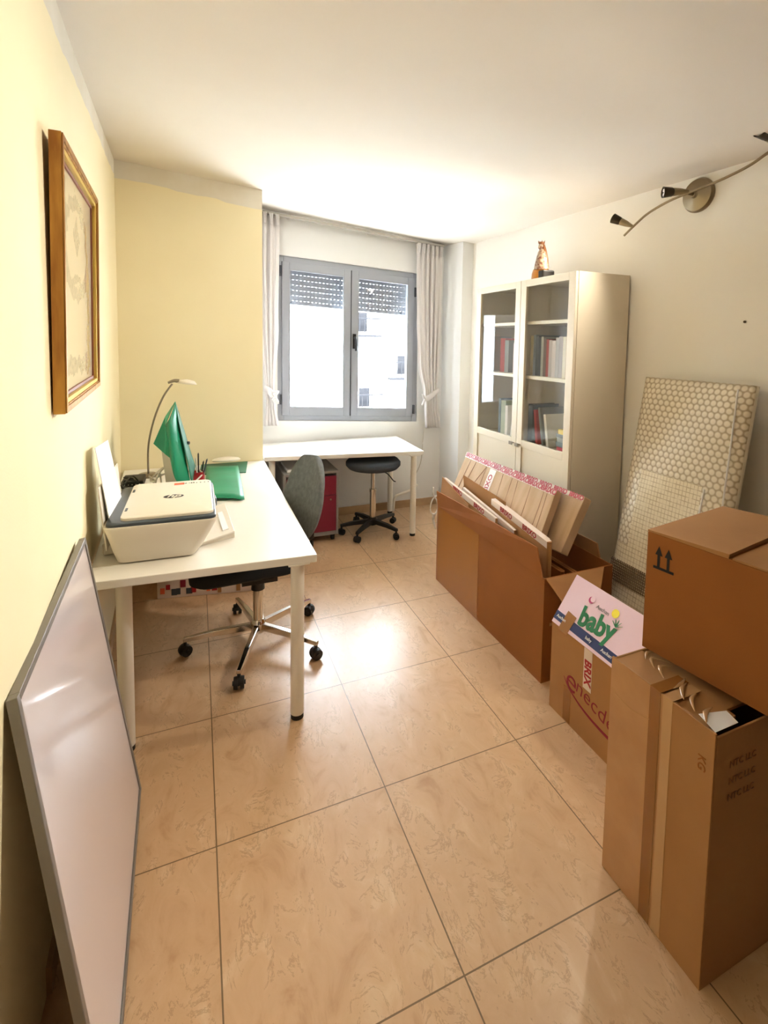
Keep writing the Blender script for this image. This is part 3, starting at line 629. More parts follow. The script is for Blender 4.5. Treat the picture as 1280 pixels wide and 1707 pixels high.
# lower shelf, right bay
z = SH[2]+.0005
setbook('dark slate binder at the far end of the lower right shelf', 2.828, 2.10, z, .05, .22, .27, (66, 76, 84))
setbook('red book leaning beside the dark binder on the lower right shelf', 2.738, 2.10, z+.0035, .024, .19, .235, (190, 66, 62), tilt=-8)
setbook('grey folder leaning behind the red book on the lower right shelf', 2.685, 2.11, z+.0045, .02, .2, .255, (150, 152, 152), tilt=-12)
setbook('white book leaning at the middle of the lower right shelf', 2.61, 2.09, z+.0045, .022, .18, .22, (238, 232, 222), tilt=-11)
zz = z
for lab, h, c, ln in (('pink book at the bottom of the stack on the lower right shelf', .034, (214, 92, 110), .17), ('grey-blue book lying above the pink one in the lower right stack', .03, (140, 152, 160), .18), ('silver book second from the top of the lower right stack', .028, (176, 184, 190), .17), ('dark grey book in the middle of the lower right stack', .022, (110, 118, 126), .18), ('yellow book on top of the lower right stack', .03, (232, 200, 84), .16)):
    t = thing('book', lab, 'book', (2.10, 2.345+ln/2, zz), group='books stacked flat behind the right glass door')
    bm = B(); box(bm, 2.095, 2.098, 2.345, 2.345+ln, zz, zz+h); box(bm, 2.098, 2.29, 2.345, 2.345+ln, zz, zz+.003); box(bm, 2.098, 2.29, 2.345, 2.345+ln, zz+h-.003, zz+h); obj('cover', bm, mat('cover_%d_%d_%d' % c, c, .5), t)
    bm = B(); box(bm, 2.0985, 2.286, 2.349, 2.341+ln, zz+.003, zz+h-.003); obj('pages', bm, M['paper'], t)
    zz += h+.0006
# left bay
setbook('tall white folder standing at the far end of the left middle shelf', 3.38, 2.10, SH[1]+.0005, .03, .2, .27, (206, 202, 190))
setbook('red and grey box file on the left middle shelf', 3.26, 2.14, SH[1]+.0005, .06, .2, .255, (186, 70, 62))
setbook('grey folder in the middle of the left middle shelf', 3.17, 2.12, SH[1]+.0005, .05, .2, .24, (150, 150, 146))
setbook('pale pink folder at the near end of the left middle shelf', 3.06, 2.12, SH[1]+.0005, .05, .2, .22, (206, 184, 176))
setbook('blue-grey ring binder on the lower left shelf', 3.20, 2.10, z, .03, .22, .27, (110, 124, 134))
setbook('sage green ring binder on the lower left shelf', 3.165, 2.10, z, .06, .22, .26, (180, 186, 166))
setbook('white crumpled folder on the lower left shelf', 3.08, 2.08, z, .03, .2, .23, (236, 226, 220))
setbook('white folder leaning at the near end of the lower left shelf', 3.0, 2.07, z+.004, .02, .2, .30, (240, 234, 226), tilt=10)
bm = B(); tube(bm, [(2.30, 3.25, 1.8305), (2.2, 3.15, 1.845), (2.14, 3.05, 1.855), (2.12, 2.97, 1.8305)], .008, 8)
obj('rolled_cable', bm, M['cable_w'], label='pale thin rod lying on the top left shelf', cat='rod')
# ------------------------------------------------------------------ picture on left wall
def wallframe(y, z, off): return (wallx(y)+off, y, z)
py0, py1, pz0, pz1 = 1.69, 2.50, 1.44, 2.225
t = thing('picture', 'gilt framed faded engraving hanging on the yellow wall', 'picture', (wallx(2.1), 2.13, pz0))
def pp(y, z, d):  # depth off the wall, leaning forward at the top, following wall direction
    lean = .004+.010*(z-pz0)/(pz1-pz0); return (wallx(y)+lean+d, y, z+.018*(y-2.09))
def pbar(bm, ya, yb, za, zb, d0, d1):
    hexa(bm, [pp(ya, za, d0), pp(yb, za, d0), pp(yb, zb, d0), pp(ya, zb, d0)], [pp(ya, za, d1), pp(yb, za, d1), pp(yb, zb, d1), pp(ya, zb, d1)])
def ring(a, w, d0, d1, m_, nm):
    bm = B(); y0, y1, z0, z1 = py0+a, py1-a, pz0+a, pz1-a
    pbar(bm, y0, y0+w, z0, z1, d0, d1); pbar(bm, y1-w, y1, z0, z1, d0, d1); pbar(bm, y0+w, y1-w, z0, z0+w, d0, d1); pbar(bm, y0+w, y1-w, z1-w, z1, d0, d1)
    return obj(nm, bm, m_, t, bev=.0015)
ring(0, .024, 0, .030, M['gold'], 'outer_frame'); ring(.002, .018, .0305, .034, M['gold'], 'frame_lip'); ring(.024, .014, .004, .026, M['goldl'], 'gilt_slope'); ring(.038, .012, .002, .014, M['redwood'], 'inner_fillet')
bm = B(); pbar(bm, py0+.04, py1-.04, pz0+.04, pz1-.04, .003, .0085); o = obj('print', bm, sketch_mat(), t)
def f_(co): return ((co.y+WM['picture'].translation.y-py0)/(py1-py0), (co.z)/(pz1-pz0))
uvquad(o, f_)
# ------------------------------------------------------------------ whiteboard
TN, TF, BF, BN = Vector((-.350, 1.20, .918)), Vector((-.372, 2.015, .955)), Vector((-.212, 1.965, .004)), Vector((-.180, 1.05, .004))
t = thing('whiteboard', 'grey-framed whiteboard leaning against the yellow wall in the left foreground', 'whiteboard', (-.28, 1.6, 0))
def q3(u, v, d): # u along length, v up, d towards the room
    a = BN.lerp(BF, u); b = TN.lerp(TF, u); n_ = (BF-BN).cross(TN-BN).normalized(); n_ = n_ if n_.x > 0 else -n_
    return a.lerp(b, v)+n_*d
def wb(bm, u0, u1, v0, v1, d0, d1): hexa(bm, [q3(u0, v0, d0), q3(u1, v0, d0), q3(u1, v1, d0), q3(u0, v1, d0)], [q3(u0, v0, d1), q3(u1, v0, d1), q3(u1, v1, d1), q3(u0, v1, d1)])
bm = B(); wb(bm, .02, .98, .02, .98, -.006, .003); obj('board_panel', bm, M['board'], t)
bm = B(); fu, fv = .022, .018
wb(bm, 0, fu, 0, 1, -.013, .007); wb(bm, 1-fu, 1, 0, 1, -.013, .007); wb(bm, fu, 1-fu, 0, fv, -.013, .007); wb(bm, fu, 1-fu, 1-fv, 1, -.013, .007); obj('board_frame', bm, M['boardf'], t, bev=.0015)
# ------------------------------------------------------------------ printer
t = thing('printer', 'white all-in-one inkjet printer with a grey top on the desk', 'printer', (-.13, 2.45, .745))
def psec(x, y): return (x, y)
NZs = [(.747, -.300, -.030, 2.250, 2.68), (.752, -.306, -.012, 2.238, 2.70), (.79, -.316, .012, 2.222, 2.72), (.85, -.330, .044, 2.205, 2.74), (.905, -.345, .070, 2.192, 2.755), (.912, -.345, .070, 2.194, 2.755)]
bm = B(); rings = []
for z, xa_, xb_, ya_, yb_ in NZs:
    rings.append([bm.verts.new((x, y-.05*(x+.13), z)) for x, y in rrect(xa_, xb_, ya_, yb_, .035, 6)])
for a, b in zip(rings, rings[1:]):
    for i in range(len(a)): bm.faces.new((a[i], a[(i+1) % len(a)], b[(i+1) % len(a)], b[i]))
bm.faces.new(rings[0][::-1]); bm.faces.new(rings[-1]); obj('body', bm, M['printer'], t, smooth='auto')
def slab(ins, z0, z1, x0, x1, y0, y1, r):
    bm = B(); rs = [[bm.verts.new((x, y-.05*(x+.13), z)) for x, y in rrect(x0+i_, x1-i_, y0+i_, y1-i_, r, 6)] for i_, z in ((0, z0), (0, z1-ins), (ins, z1))]
    for a, b in zip(rs, rs[1:]):
        for i in range(len(a)): bm.faces.new((a[i], a[(i+1) % len(a)], b[(i+1) % len(a)], b[i]))
    bm.faces.new(rs[0][::-1]); bm.faces.new(rs[-1]); return bm
obj('top_deck', slab(.004, .9125, .926, -.338, .066, 2.200, 2.75, .03), M['slate'], t, smooth='auto', label='slate grey top deck')
ld = obj('scanner_lid', slab(.004, .9265, .94, -.290, .057, 2.225, 2.74, .03), M['lid'], t, smooth='auto', label='cream scanner lid')
bm = B()
for yy in (2.34, 2.62): cyl(bm, (-.278, yy-.02, .934), (-.278, yy+.02, .934), .008, n=12)
obj('lid_hinge', bm, M['slate'], ld, smooth='auto')
# logo: oval with letters
T0 = frame((-.105, 2.475, .9404), (1, -.05, 0), (.05, 1, 0))
bm = B(); lathe(bm, [(0, 0), (.042, 0), (.042, .0006), (0, .0006)], 32, T0 @ Matrix.Scale(.62, 4, (0, 1, 0))); lg = obj('logo_oval', bm, M['ink'], ld)
text('logo_letters', 'hp', .058, M['lid'], lg, T0 @ Matrix.Translation((0, .003, .0012)), shear=.3, bold=.0008)
bm = B(); box(bm, -.11, -.065, 2.665, 2.70, .9402, .9408); st = obj('sticker', bm, M['orange'], ld, label='orange sticker')
text('sticker_print', 'hp 123', .02, M['ink'], ld, frame((-.045, 2.685, .9404), (1, -.05, 0), (.05, 1, 0)))
bm = B()
for k in range(4): box(bm, -.012+k*.018, -.006+k*.018, 2.675, 2.685, .9402, .9407)
obj('status_icons', bm, M['slate'], ld)
# rear tray with paper (left)
bm = B(); plate(bm, [(-.345, 2.27, .80), (-.335, 2.70, .80), (-.358, 2.70, 1.06), (-.368, 2.27, 1.06)], .006); obj('rear_tray', bm, M['printer'], t, bev=.002)
bm = B(); plate(bm, [(-.334, 2.30, .905), (-.326, 2.60, .905), (-.372, 2.56, 1.20), (-.378, 2.30, 1.215)], .003); obj('paper_sheet', bm, M['paper'], label='white paper sheets standing in the rear feed of the printer', cat='paper')
bm = B(); box(bm, -.372, -.30, 2.36, 2.70, .747, .80); obj('rear_housing', bm, M['printer'], t, bev=.01)
# output tray (right)
bm = B(); hexa(bm, [(-.02, 2.31, .752), (.150, 2.375, .770), (.128, 2.80, .775), (-.02, 2.74, .757)], [(-.02, 2.31, .762), (.150, 2.375, .781), (.128, 2.80, .786), (-.02, 2.74, .767)]); ot = obj('output_tray', bm, M['printer'], t, bev=.003)
bm = B(); hexa(bm, [(.10, 2.40, .7765), (.125, 2.41, .779), (.108, 2.66, .782), (.085, 2.65, .780)], [(.10, 2.40, .7805), (.125, 2.41, .783), (.108, 2.66, .786), (.085, 2.65, .784)]); obj('tray_extension', bm, M['paper'], ot)
bm = B(); hexa(bm, [(.0, 2.33, .746), (.15, 2.385, .746), (.146, 2.40, .746), (-.0, 2.345, .746)], [(.0, 2.33, .754), (.15, 2.385, .771), (.146, 2.40, .771), (-.0, 2.345, .754)]); obj('tray_support', bm, M['printer'], ot)
# ------------------------------------------------------------------ desk clutter
# standing green folder wrapped round a pale box file
t = thing('magazine_file', 'pale upright box file standing behind the printer under the green folder', 'box file', (-.13, 3.33, .745))
bm = B(); hexa(bm, [(-.185, 3.40, .7455), (-.075, 3.30, .7455), (-.062, 3.36, .7455), (-.172, 3.46, .7455)], [(-.215, 3.38, 1.05), (-.13, 3.30, 1.05), (-.117, 3.36, 1.05), (-.202, 3.44, 1.05)]); obj('file_body', bm, M['printer'], t, bev=.002)
t = thing('green_folder', 'glossy green folder standing folded and open behind the printer', 'folder', (-.12, 3.25, .80))
bm = B()
A = [(-.122, 3.27, 1.285), (-.175, 3.25, 1.20), (-.238, 3.235, 1.045), (-.175, 3.20, .985), (-.150, 3.185, .965)]
fold_top = (-.175, 3.20, 1.165)
def tri(bm, *p): bm.faces.new([bm.verts.new(q) for q in p])
tri(bm, A[0], A[1], A[2], A[3], (-.150, 3.185, .965), (-.172, 3.17, 1.16))
obj('back_flap', bm, M['green'], t, solid=.003)
bm = B()
strip = [((-.172, 3.17, 1.16), (-.148, 3.185, .962)), ((-.150, 3.13, 1.18), (-.118, 3.14, .90)), ((-.122, 3.15, 1.20), (-.075, 3.17, .82)), ((-.122, 3.27, 1.285), (-.045, 3.25, .80))]
lo_ = [(-.150, 3.187, .962), (-.125, 3.16, .89), (-.095, 3.15, .80), (-.035, 3.16, .792)]
n_ = 8
L1 = spline([(-.172, 3.172, 1.165), (-.150, 3.135, 1.20), (-.130, 3.18, 1.25), (-.122, 3.27, 1.285)], n_); L2 = spline([(-.150, 3.187, .962), (-.125, 3.13, .86), (-.085, 3.14, .79), (-.040, 3.17, .785)], n_)
vr = [[bm.verts.new(Vector(a).lerp(Vector(b), s/8)) for s in range(9)] for a, b in zip(L1, L2)]
for a, b in zip(vr, vr[1:]):
    for i in range(8): bm.faces.new((a[i], a[i+1], b[i+1], b[i]))
obj('front_flap', bm, M['green'], t, smooth=True, solid=.003)
bm = B()
R1 = spline([(-.122, 3.27, 1.285), (-.095, 3.29, 1.18), (-.045, 3.30, .98), (-.018, 3.31, .88)], 5); R2 = spline([(-.122, 3.27, 1.285), (-.100, 3.20, 1.15), (-.062, 3.18, .95), (-.036, 3.175, .792)], 5)
vr = [[bm.verts.new(Vector(a).lerp(Vector(b), s/4)) for s in range(5)] for a, b in zip(R1[1:], R2[1:])]
top_ = bm.verts.new(R1[0])
for a, b in zip(vr, vr[1:]):
    for i in range(4): bm.faces.new((a[i], a[i+1], b[i+1], b[i]))
for i in range(4): bm.faces.new((top_, vr[0][i], vr[0][i+1]))
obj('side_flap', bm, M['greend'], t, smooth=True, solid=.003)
bm = B(); cyl(bm, (-.066, 3.285, 1.03), (-.050, 3.275, 1.03), .010, n=12); obj('clasp', bm, M['blackp'], t)
# lying folders
bm = B()
plan = [(-.04, 3.02), (.232, 2.925), (.262, 3.55), (.235, 3.80), (.03, 3.86)]
rows = []
for a in range(13):
    v = a/12; L = Vector((.03, 3.0, 0)).lerp(Vector((.055, 3.80, 0)), v); Rr = Vector((.238, 2.925, 0)).lerp(Vector((.262, 3.74, 0)), v)
    rows.append([bm.verts.new((L.lerp(Rr, u/8).x, L.lerp(Rr, u/8).y, .752+.020*math.sin(math.pi*min(1, v*1.2))*(.4+.6*math.sin(math.pi*u/8))+(.012 if v < .12 and u < 7 else .004))) for u in range(9)])
for a, b in zip(rows, rows[1:]):
    for i in range(8): bm.faces.new((a[i], a[i+1], b[i+1], b[i]))
obj('green_folder', bm, M['green'], smooth=True, solid=.005, label='soft green folder lying flat on the desk near the pen cup', cat='folder')
bm = B(); hexa(bm, [(.0, 3.60, .746), (.30, 3.56, .746), (.34, 3.885, .746), (.02, 3.89, .746)], [(.0, 3.60, .751), (.30, 3.56, .751), (.34, 3.885, .751), (.02, 3.89, .751)])
obj('dark_folder', bm, M['greend'], label='dark green folder under the soft green one at the partition', cat='folder')
bm = B(); 
for (s, dz) in ((1, 0),): lathe(bm, [(0, 0), (.09, .004), (.10, .010), (.085, .022), (.04, .03), (0, .032)], 28, Matrix.Translation((.185, 3.80, .782)) @ Matrix.Scale(.5, 4, (0, 1, 0)))
obj('pale_cap', bm, M['lid'], smooth=True, label='flat pale oval dish lying on the far end of the green folder', cat='dish')
# pen cup
t = thing('pen_cup', 'red pen cup holding pens beside the green folder on the desk', 'pen cup', (.0, 3.30, .745))
bm = B(); lathe(bm, [(0, .001), (.034, .001), (.036, .10), (.032, .10), (.031, .006), (0, .006)], 24, Matrix.Translation((.0, 3.30, .745))); obj('cup', bm, M['red'], t, smooth='auto')
for i, (dx, dy, m_) in enumerate(((.012, .01, 'ink'), (-.018, .004, 'cable_w'), (.02, -.012, 'slate'), (-.006, -.016, 'cable_w'), (.0, .018, 'cable_k'))):
    bm = B(); a = Vector((.0+dx*.5, 3.30+dy*.5, .753)); b = Vector((.0+dx*2.4, 3.30+dy*2.4, .745+.15+.012*i)); cyl(bm, a, b, .0045, n=10); cyl(bm, b, b+(b-a).normalized()*.01, .0045, .001, 10)
    obj('pen', bm, M[m_], smooth='auto', group='pens in the red cup', cat='pen', label=('black pen', 'white pen', 'grey pen', 'short white pen', 'dark cable-thin pen')[i]+' standing in the red cup')
t = thing('tape_dispenser', 'small dark grey gadget with a white rim beside the printer', 'gadget', (.06, 3.0, .745))
bm = B(); lathe(bm, [(0, 0), (.035, 0), (.038, .03), (.03, .055), (0, .06)], 20, Matrix.Translation((.055, 2.90, .745))); obj('gadget_body', bm, M['slate'], t, smooth=True)
bm = B(); lathe(bm, [(.022, .058), (.026, .062), (.022, .066), (.018, .062), (.022, .058)], 20, Matrix.Translation((.055, 2.90, .745))); obj('rim', bm, M['chrome'], t, smooth=True)
# lamp
t = thing('desk_lamp', 'slim arched steel desk lamp in the corner behind the folders', 'lamp', (-.31, 3.68, .745))
bm = B(); lathe(bm, [(0, 0), (.06, 0), (.062, .012), (.05, .02), (0, .022)], 32, Matrix.Translation((-.31, 3.68, .745))); obj('lamp_base', bm, M['steel'], t, smooth='auto')
bm = B(); tube(bm, [(-.305, 3.68, .765), (-.30, 3.66, .95), (-.265, 3.63, 1.12), (-.21, 3.61, 1.27), (-.150, 3.60, 1.365)], .006, 10); obj('lamp_arm', bm, M['steel'], t, smooth=True)
bm = B(); tube(bm, [(-.175, 3.60, 1.372), (-.14, 3.60, 1.385), (-.11, 3.60, 1.382)], lambda s: .012+.012*s, 12, flat=.6)
obj('lamp_socket', bm, M['steel'], t, smooth=True)
bm = B(); lathe(bm, [(0, .012), (.045, .004), (.062, -.016), (.055, -.018), (0, -.008)], 24, Matrix.Translation((-.062, 3.60, 1.382)) @ Matrix.Rotation(.12, 4, 'Y') @ Matrix.Scale(.8, 4, (0, 1, 0))); obj('lamp_shade', bm, M['lid'], t, smooth=True)
# router + adapters and cables
t = thing('power_adapter', 'black power adapter among the cables behind the printer', 'adapter', (-.36, 3.15, .745))
bm = B(); box(bm, -.40, -.30, 3.10, 3.22, .746, .80); obj('adapter_body', bm, M['cable_k'], t, bev=.006)
bm = B(); box(bm, -.385, -.315, 3.0985, 3.10, .758, .79); obj('adapter_label', bm, M['slate'], t)
t = thing('router', 'small dark router box in the desk corner under the lamp', 'router', (-.38, 3.5, .745))
bm = B(); box(bm, -.43, -.31, 3.40, 3.58, .746, .79); obj('router_body', bm, M['cable_k'], t, bev=.008)
bm = B(); 
for k in range(5): cyl(bm, (-.41+k*.02, 3.399, .77), (-.41+k*.02, 3.40, .77), .003, n=8)
obj('status_lights', bm, M['cable_w'], t)
rr = random.Random(3)
for lab, m_, cx, cy in (('tangled black cable on the desk against the yellow wall', 'cable_k', -.36, 3.28), ('coiled white cable beside the pale box file on the desk', 'cable_w', -.25, 3.35), ('thin pale cable looping behind the pen cup', 'cable_w', -.05, 3.55), ('black lead curling up beside the black power adapter', 'cable_k', -.38, 3.05)):
    pts = [(cx+rr.uniform(-.06, .06), cy+rr.uniform(-.13, .13), .752+rr.uniform(0, .10)) for _ in range(11)]
    if 'curling' in lab: pts = [(-.35, 3.16, .80), (-.385, 3.08, .85), (-.375, 3.0, .87), (-.35, 3.02, .83), (-.37, 3.1, .78), (-.34, 3.2, .755)]
    if 'looping' in lab: pts = [(-.12, 3.50, .755), (-.06, 3.42, .82), (0, 3.35, .84), (.02, 3.28, .83), (-.02, 3.22, .80), (.0, 3.3, .76), (-.05, 3.45, .77), (-.10, 3.4, .80)]
    bm = B(); tube(bm, [(max(p[0], wallx(p[1])+.012), p[1], p[2]) for p in pts], .0042 if 'black' in lab else .0048, 8, 8); obj('cable', bm, M[m_], smooth=True, label=lab, cat='cable', group='cables on the desk')
# carton on the floor under the desk
t = thing('printed_carton', 'low colourful printed carton on the floor under the desk', 'box', (.07, 3.5, 0))
bm = B(); hexa(bm, [(-.25, 3.455, .001), (.39, 3.335, .001), (.43, 3.60, .001), (-.20, 3.72, .001)], [(-.25, 3.455, .13), (.39, 3.335, .13), (.43, 3.60, .13), (-.20, 3.72, .13)]); obj('carton', bm, M['tapew'], t, bev=.003)
T1 = frame((-.25, 3.455, 0), (.64, -.12, 0), (0, 0, 1))
for i in range(20):
    bm = B(); a = .012+i*.031+rr.uniform(0, .01); wp_ = rr.uniform(.02, .04); zb = rr.uniform(.01, .07); box(bm, a, min(a+wp_, .645), zb, zb+rr.uniform(.03, .055), .0005, .0018)
    bm.transform(T1); obj('printed_patch', bm, M[rr.choice(['red', 'maroon', 'orange', 'statue_k', 'card', 'slate'])], t)
# ------------------------------------------------------------------ wall spotlight bar
t = thing('spotlight_bar', 'curved nickel spotlight bar mounted high on the right wall', 'wall light', (2.45, 1.88, 2.46))
Tb = Matrix.Translation((2.45, 1.885, 2.465)) @ Matrix.Rotation(math.radians(-90), 4, 'Y')
bm = B(); lathe(bm, [(0, 0), (.088, 0), (.09, .01), (.082, .024), (.02, .040), (.014, .055), (0, .055)], 40, Tb); obj('wall_rose', bm, M['nickel'], t, smooth='auto')
bpts = [(2.365, 2.305, 2.327), (2.36, 2.24, 2.362), (2.36, 2.14, 2.415), (2.36, 2.01, 2.45), (2.36, 1.885, 2.465), (2.36, 1.76, 2.475), (2.36, 1.65, 2.49), (2.36, 1.56, 2.51), (2.36, 1.47, 2.545), (2.36, 1.38, 2.57)]
bm = B(); tube(bm, bpts, .0065, 12); obj('bar', bm, M['nickel'], t, smooth=True)
bm = B(); cyl(bm, (2.36, 1.885, 2.465), (2.41, 1.885, 2.465), .009, n=16); obj('stem', bm, M['nickel'], t, smooth='auto')
def head(a, b, face):
    a = Vector(a); b = Vector(b); d = (b-a).normalized(); Q = Matrix.Translation(a) @ d.to_track_quat('Z', 'Y').to_matrix().to_4x4(); L_ = (b-a).length
    bm = B(); lathe(bm, [(0, -.01), (.008, -.01), (.010, .0), (.017, L_*.25), (.021, L_*.55), (0, L_*.55)], 20, Q); h_ = obj('spot_head', bm, M['nickel'], t, smooth='auto')
    bm = B(); lathe(bm, [(.019, L_*.56), (.023, L_*.62), (.029, L_), (.024, L_), (.018, L_*.7), (0, L_*.7)], 20, Q); obj('lamp_ring', bm, M['nickeld'], h_, smooth='auto')
    bm = B()
    for k in range(3): lathe(bm, [(0, 0), (.0085, 0), (.0085, .004), (0, .004)], 12, Q @ Matrix.Translation((.012*math.cos(k*2.1), .012*math.sin(k*2.1), L_*.93)))
    obj('led_lens', bm, M['paper'], h_)
head((2.352, 2.245, 2.372), (2.30, 2.335, 2.428), 0); head((2.35, 1.885, 2.472), (2.25, 1.945, 2.47), 0); head((2.34, 1.44, 2.56), (2.20, 1.43, 2.585), 0)
bm = B(); cyl(bm, (2.449, 1.60, 1.79), (2.443, 1.60, 1.79), .006, n=12); obj('wall_hook', bm, M['nickeld'], label='tiny dark nail hole plug in the bare right wall', cat='nail')
# ------------------------------------------------------------------ bubble wrapped cushion/mattress
t = thing('wrapped_mattress', 'bubble-wrapped mattress leaning on the right wall behind the cartons', 'mattress', (2.2, 1.72, 0))
mA = [Vector(p) for p in ((2.0, 1.40, .01), (2.0, 1.985, .01), (2.335, 2.055, 1.49), (2.335, 1.445, 1.49))]  # bottom near, bottom far, top far, top near
def mq(u, v, d):
    p = mA[0].lerp(mA[1], u).lerp(mA[3].lerp(mA[2], u), v); n_ = Vector((-.975, 0, .22)); return p+n_*d
bm = B(); NU, NV = 24, 48
uvl = bm.loops.layers.uv.new('UVMap')
def shell(sgn, mi):
    g_ = []
    for j in range(NV+1):
        row = []
        for i in range(NU+1):
            u, v = i/NU, j/NV; e = min(1, 6*min(u, 1-u))*min(1, 12*min(v, 1-v)); e = math.sin(e*math.pi/2)
            cr = .004*math.sin(9*u+14*v)*e; row.append(bm.verts.new(mq(u, v, sgn*(.012+.028*e)+cr)))
        g_.append(row)
    for j in range(NV):
        for i in range(NU):
            f = bm.faces.new((g_[j][i], g_[j][i+1], g_[j+1][i+1], g_[j+1][i]))
            for lp, (a, b) in zip(f.loops, ((i, j), (i+1, j), (i+1, j+1), (i, j+1))): lp[uvl].uv = (a/NU*.61, b/NV*1.52)
            u, v = i/NU, j/NV
            if mi and .22 < u < .80 and v < .66: f.material_index = 1
            if mi and v < .38 and u >= .8-(.38-v)*0: f.material_index = 1 if v > .05 else 0
    return g_
g1 = shell(1, 1); g2 = shell(-1, 0)
for j in range(NV):
    for i in (0, NU): bm.faces.new((g1[j][i], g1[j+1][i], g2[j+1][i], g2[j][i]))
for i in range(NU):
    for j in (0, NV): bm.faces.new((g1[j][i], g1[j][i+1], g2[j][i+1], g2[j][i]))
BUB = bubble_mat(); obj('wrapped_pad', bm, [BUB, weave_mat()], t, smooth=True)
bm = B()  # loose film edge along the near side
tube(bm, [mq(.05, .2, .045), mq(.04, .45, .05), mq(.06, .7, .05), mq(.10, .98, .045)], .004, 6); tube(bm, [mq(.24, .2, .045), mq(.235, .45, .046), mq(.22, .66, .045)], .004, 6)
obj('film_edge', bm, M['bagp'], t, smooth=True)
bm = B()  # dark grid end
for i in range(22): a = .55+i*.02; plate(bm, [mq(a, .26, .043), mq(a+.008, .26, .043), mq(a+.008, .335, .043), mq(a, .335, .043)], .002)
for j in range(8): b = .262+j*.009; plate(bm, [mq(.55, b, .0435), mq(.985, b, .0435), mq(.985, b+.0038, .0435), mq(.55, b+.0038, .0435)], .002)
obj('grid_strip', bm, mat('dark_mesh', (112, 88, 58), .6), t)
# ------------------------------------------------------------------ cartons
FR = (0, -1, 0); UP = (0, 0, 1)
# 1. big open carton
t = thing('open_carton', 'large open cardboard box filled with flattened cardboard beside the bookcase', 'box', (1.75, 2.47, 0))
X0, X1, Y0, Y1, H = 1.53, 1.965, 1.885, 3.06, .53; w = .006
bm = B(); box(bm, X0, X0+w, Y0, Y1, 0, H); box(bm, X1-w, X1, Y0, Y1, 0, H); box(bm, X0+w, X1-w, Y0, Y0+w, 0, H); box(bm, X0+w, X1-w, Y1-w, Y1, 0, H); box(bm, X0+w, X1-w, Y0+w, Y1-w, 0, w); obj('carton_body', bm, M['cardd'], t)
bm = B(); plate(bm, [(X0, Y1-.01, H), (X0, Y0+.01, H), (X0-.012, 1.93, .672), (X0-.002, 2.45, .655), (X0-.01, 3.05, .64)], .005); obj('flap', bm, M['cardd'], t)
bm = B(); plate(bm, [(X0+.012, 3.045, H), (X0+.012, 2.62, H), (X0+.02, 2.66, .655), (X0+.03, 3.045, .735)], .005); obj('flap', bm, M['card'], t)
bm = B(); plate(bm, [(X1-.001, Y0+.09, H), (X1-.001, Y1, H), (X1+.0, Y1, .595), (X1+.0, 2.20, .60), (X1+.0, 2.0, .60)], .005); obj('flap', bm, M['card'], t)
bm = B(); plate(bm, [(X0+.01, Y0-.001, H), (X1-.06, Y0-.001, H), (X1-.15, Y0-.075, .46), (X0+.07, Y0-.10, .405)], .005); obj('flap', bm, M['card'], t, label='flap folded down at the near end')
for a, b, z0_, z1_ in ((2.60, 2.605, .0, .655),):
    bm = B(); box(bm, X0-.0008, X0, 2.50, 3.04, .002, H); obj('tape_strip', bm, mat('clear_tape_on_brown', (170, 112, 54), .22, coat=.4), t, label='clear glossy tape')
bm = B(); box(bm, X0+.04, X1-.05, Y0-.0012, Y0-.0002, .285, .30); obj('tape_strip', bm, M['tapec'], t)
# flattened packs inside
t = thing('flattened_carton', 'taped flattened carton leaning up in the open box, nearest the wall end', 'cardboard', (1.7, 2.65, .53))
Wn = [(1.565, 3.03, .52), (1.775, 3.09, .888), (1.778, 2.12, .878), (1.60, 2.075, .55)]
def TP(q, off=.0): n_ = (Vector(q[1])-Vector(q[0])).cross(Vector(q[3])-Vector(q[0])).normalized(); return n_ if n_.x < 0 or n_.z > 0 else -n_
n1 = TP(Wn); n1 = n1 if n1.x < 0 else -n1
bm = B(); hexa(bm, [Vector(p) for p in Wn], [Vector(p)-n1*.045 for p in Wn]); obj('pack_body', bm, M['cardl'], t, bev=.003)
def on(q, u, v, d=.001):  # u along length (far->near), v up
    a = Vector(q[0]).lerp(Vector(q[3]), u); b = Vector(q[1]).lerp(Vector(q[2]), u); return a.lerp(b, v)+n1*d
bm = B(); plate(bm, [on(Wn, 0, .91), on(Wn, 1, .91), on(Wn, 1, 1.0), on(Wn, 0, 1.0)], .001); obj('printed_tape', bm, M['tapew'], t)
bm = B(); plate(bm, [on(Wn, .35, .02), on(Wn, .42, .02), on(Wn, .42, .9), on(Wn, .35, .9)], .001); obj('printed_tape', bm, M['tapew'], t)
def ttext(q, u, v, s, txt, parent, m_, vertical=False, d=.003, bold=.0008, flip=False):
    o_ = on(q, u, v, d); ex = on(q, u+.1, v, d)-o_; ey = on(q, u, v+.1, d)-o_
    T_ = frame(o_, ex, ey) if not vertical else frame(o_, ey, -ex)
    return text('tape_lettering', txt, s, m_, parent, T_, bold=bold)
ttext(Wn, .385, .62, .055, 'BRIXO', t, M['tapered'], True)
for k in range(8): ttext(Wn, .07+k*.125, .955, .042, 'BRIXO', t, M['tapered'], bold=.0016)
bm = B()
for a, b in ((.05, .09), (.10, .16), (.12, .30), (.62, .60), (.30, .30), (.80, .79), (.53, .50), (.91, .91), (.95, .94), (.70, .66)):
    P_ = [on(Wn, a, .05, .0012), on(Wn, (a+b)/2+.004, .5, .0014), on(Wn, b, .9, .0012)]; tube(bm, P_, .0013, 5, 4)
obj('crease', bm, M['statue_b'], t)
t = thing('flattened_carton', 'pale flattened carton standing behind the taped one in the open box', 'cardboard', (1.85, 2.2, .53))
W2 = [(1.70, 2.95, .50), (1.84, 3.0, .86), (1.862, 1.995, .868), (1.72, 2.00, .585)]
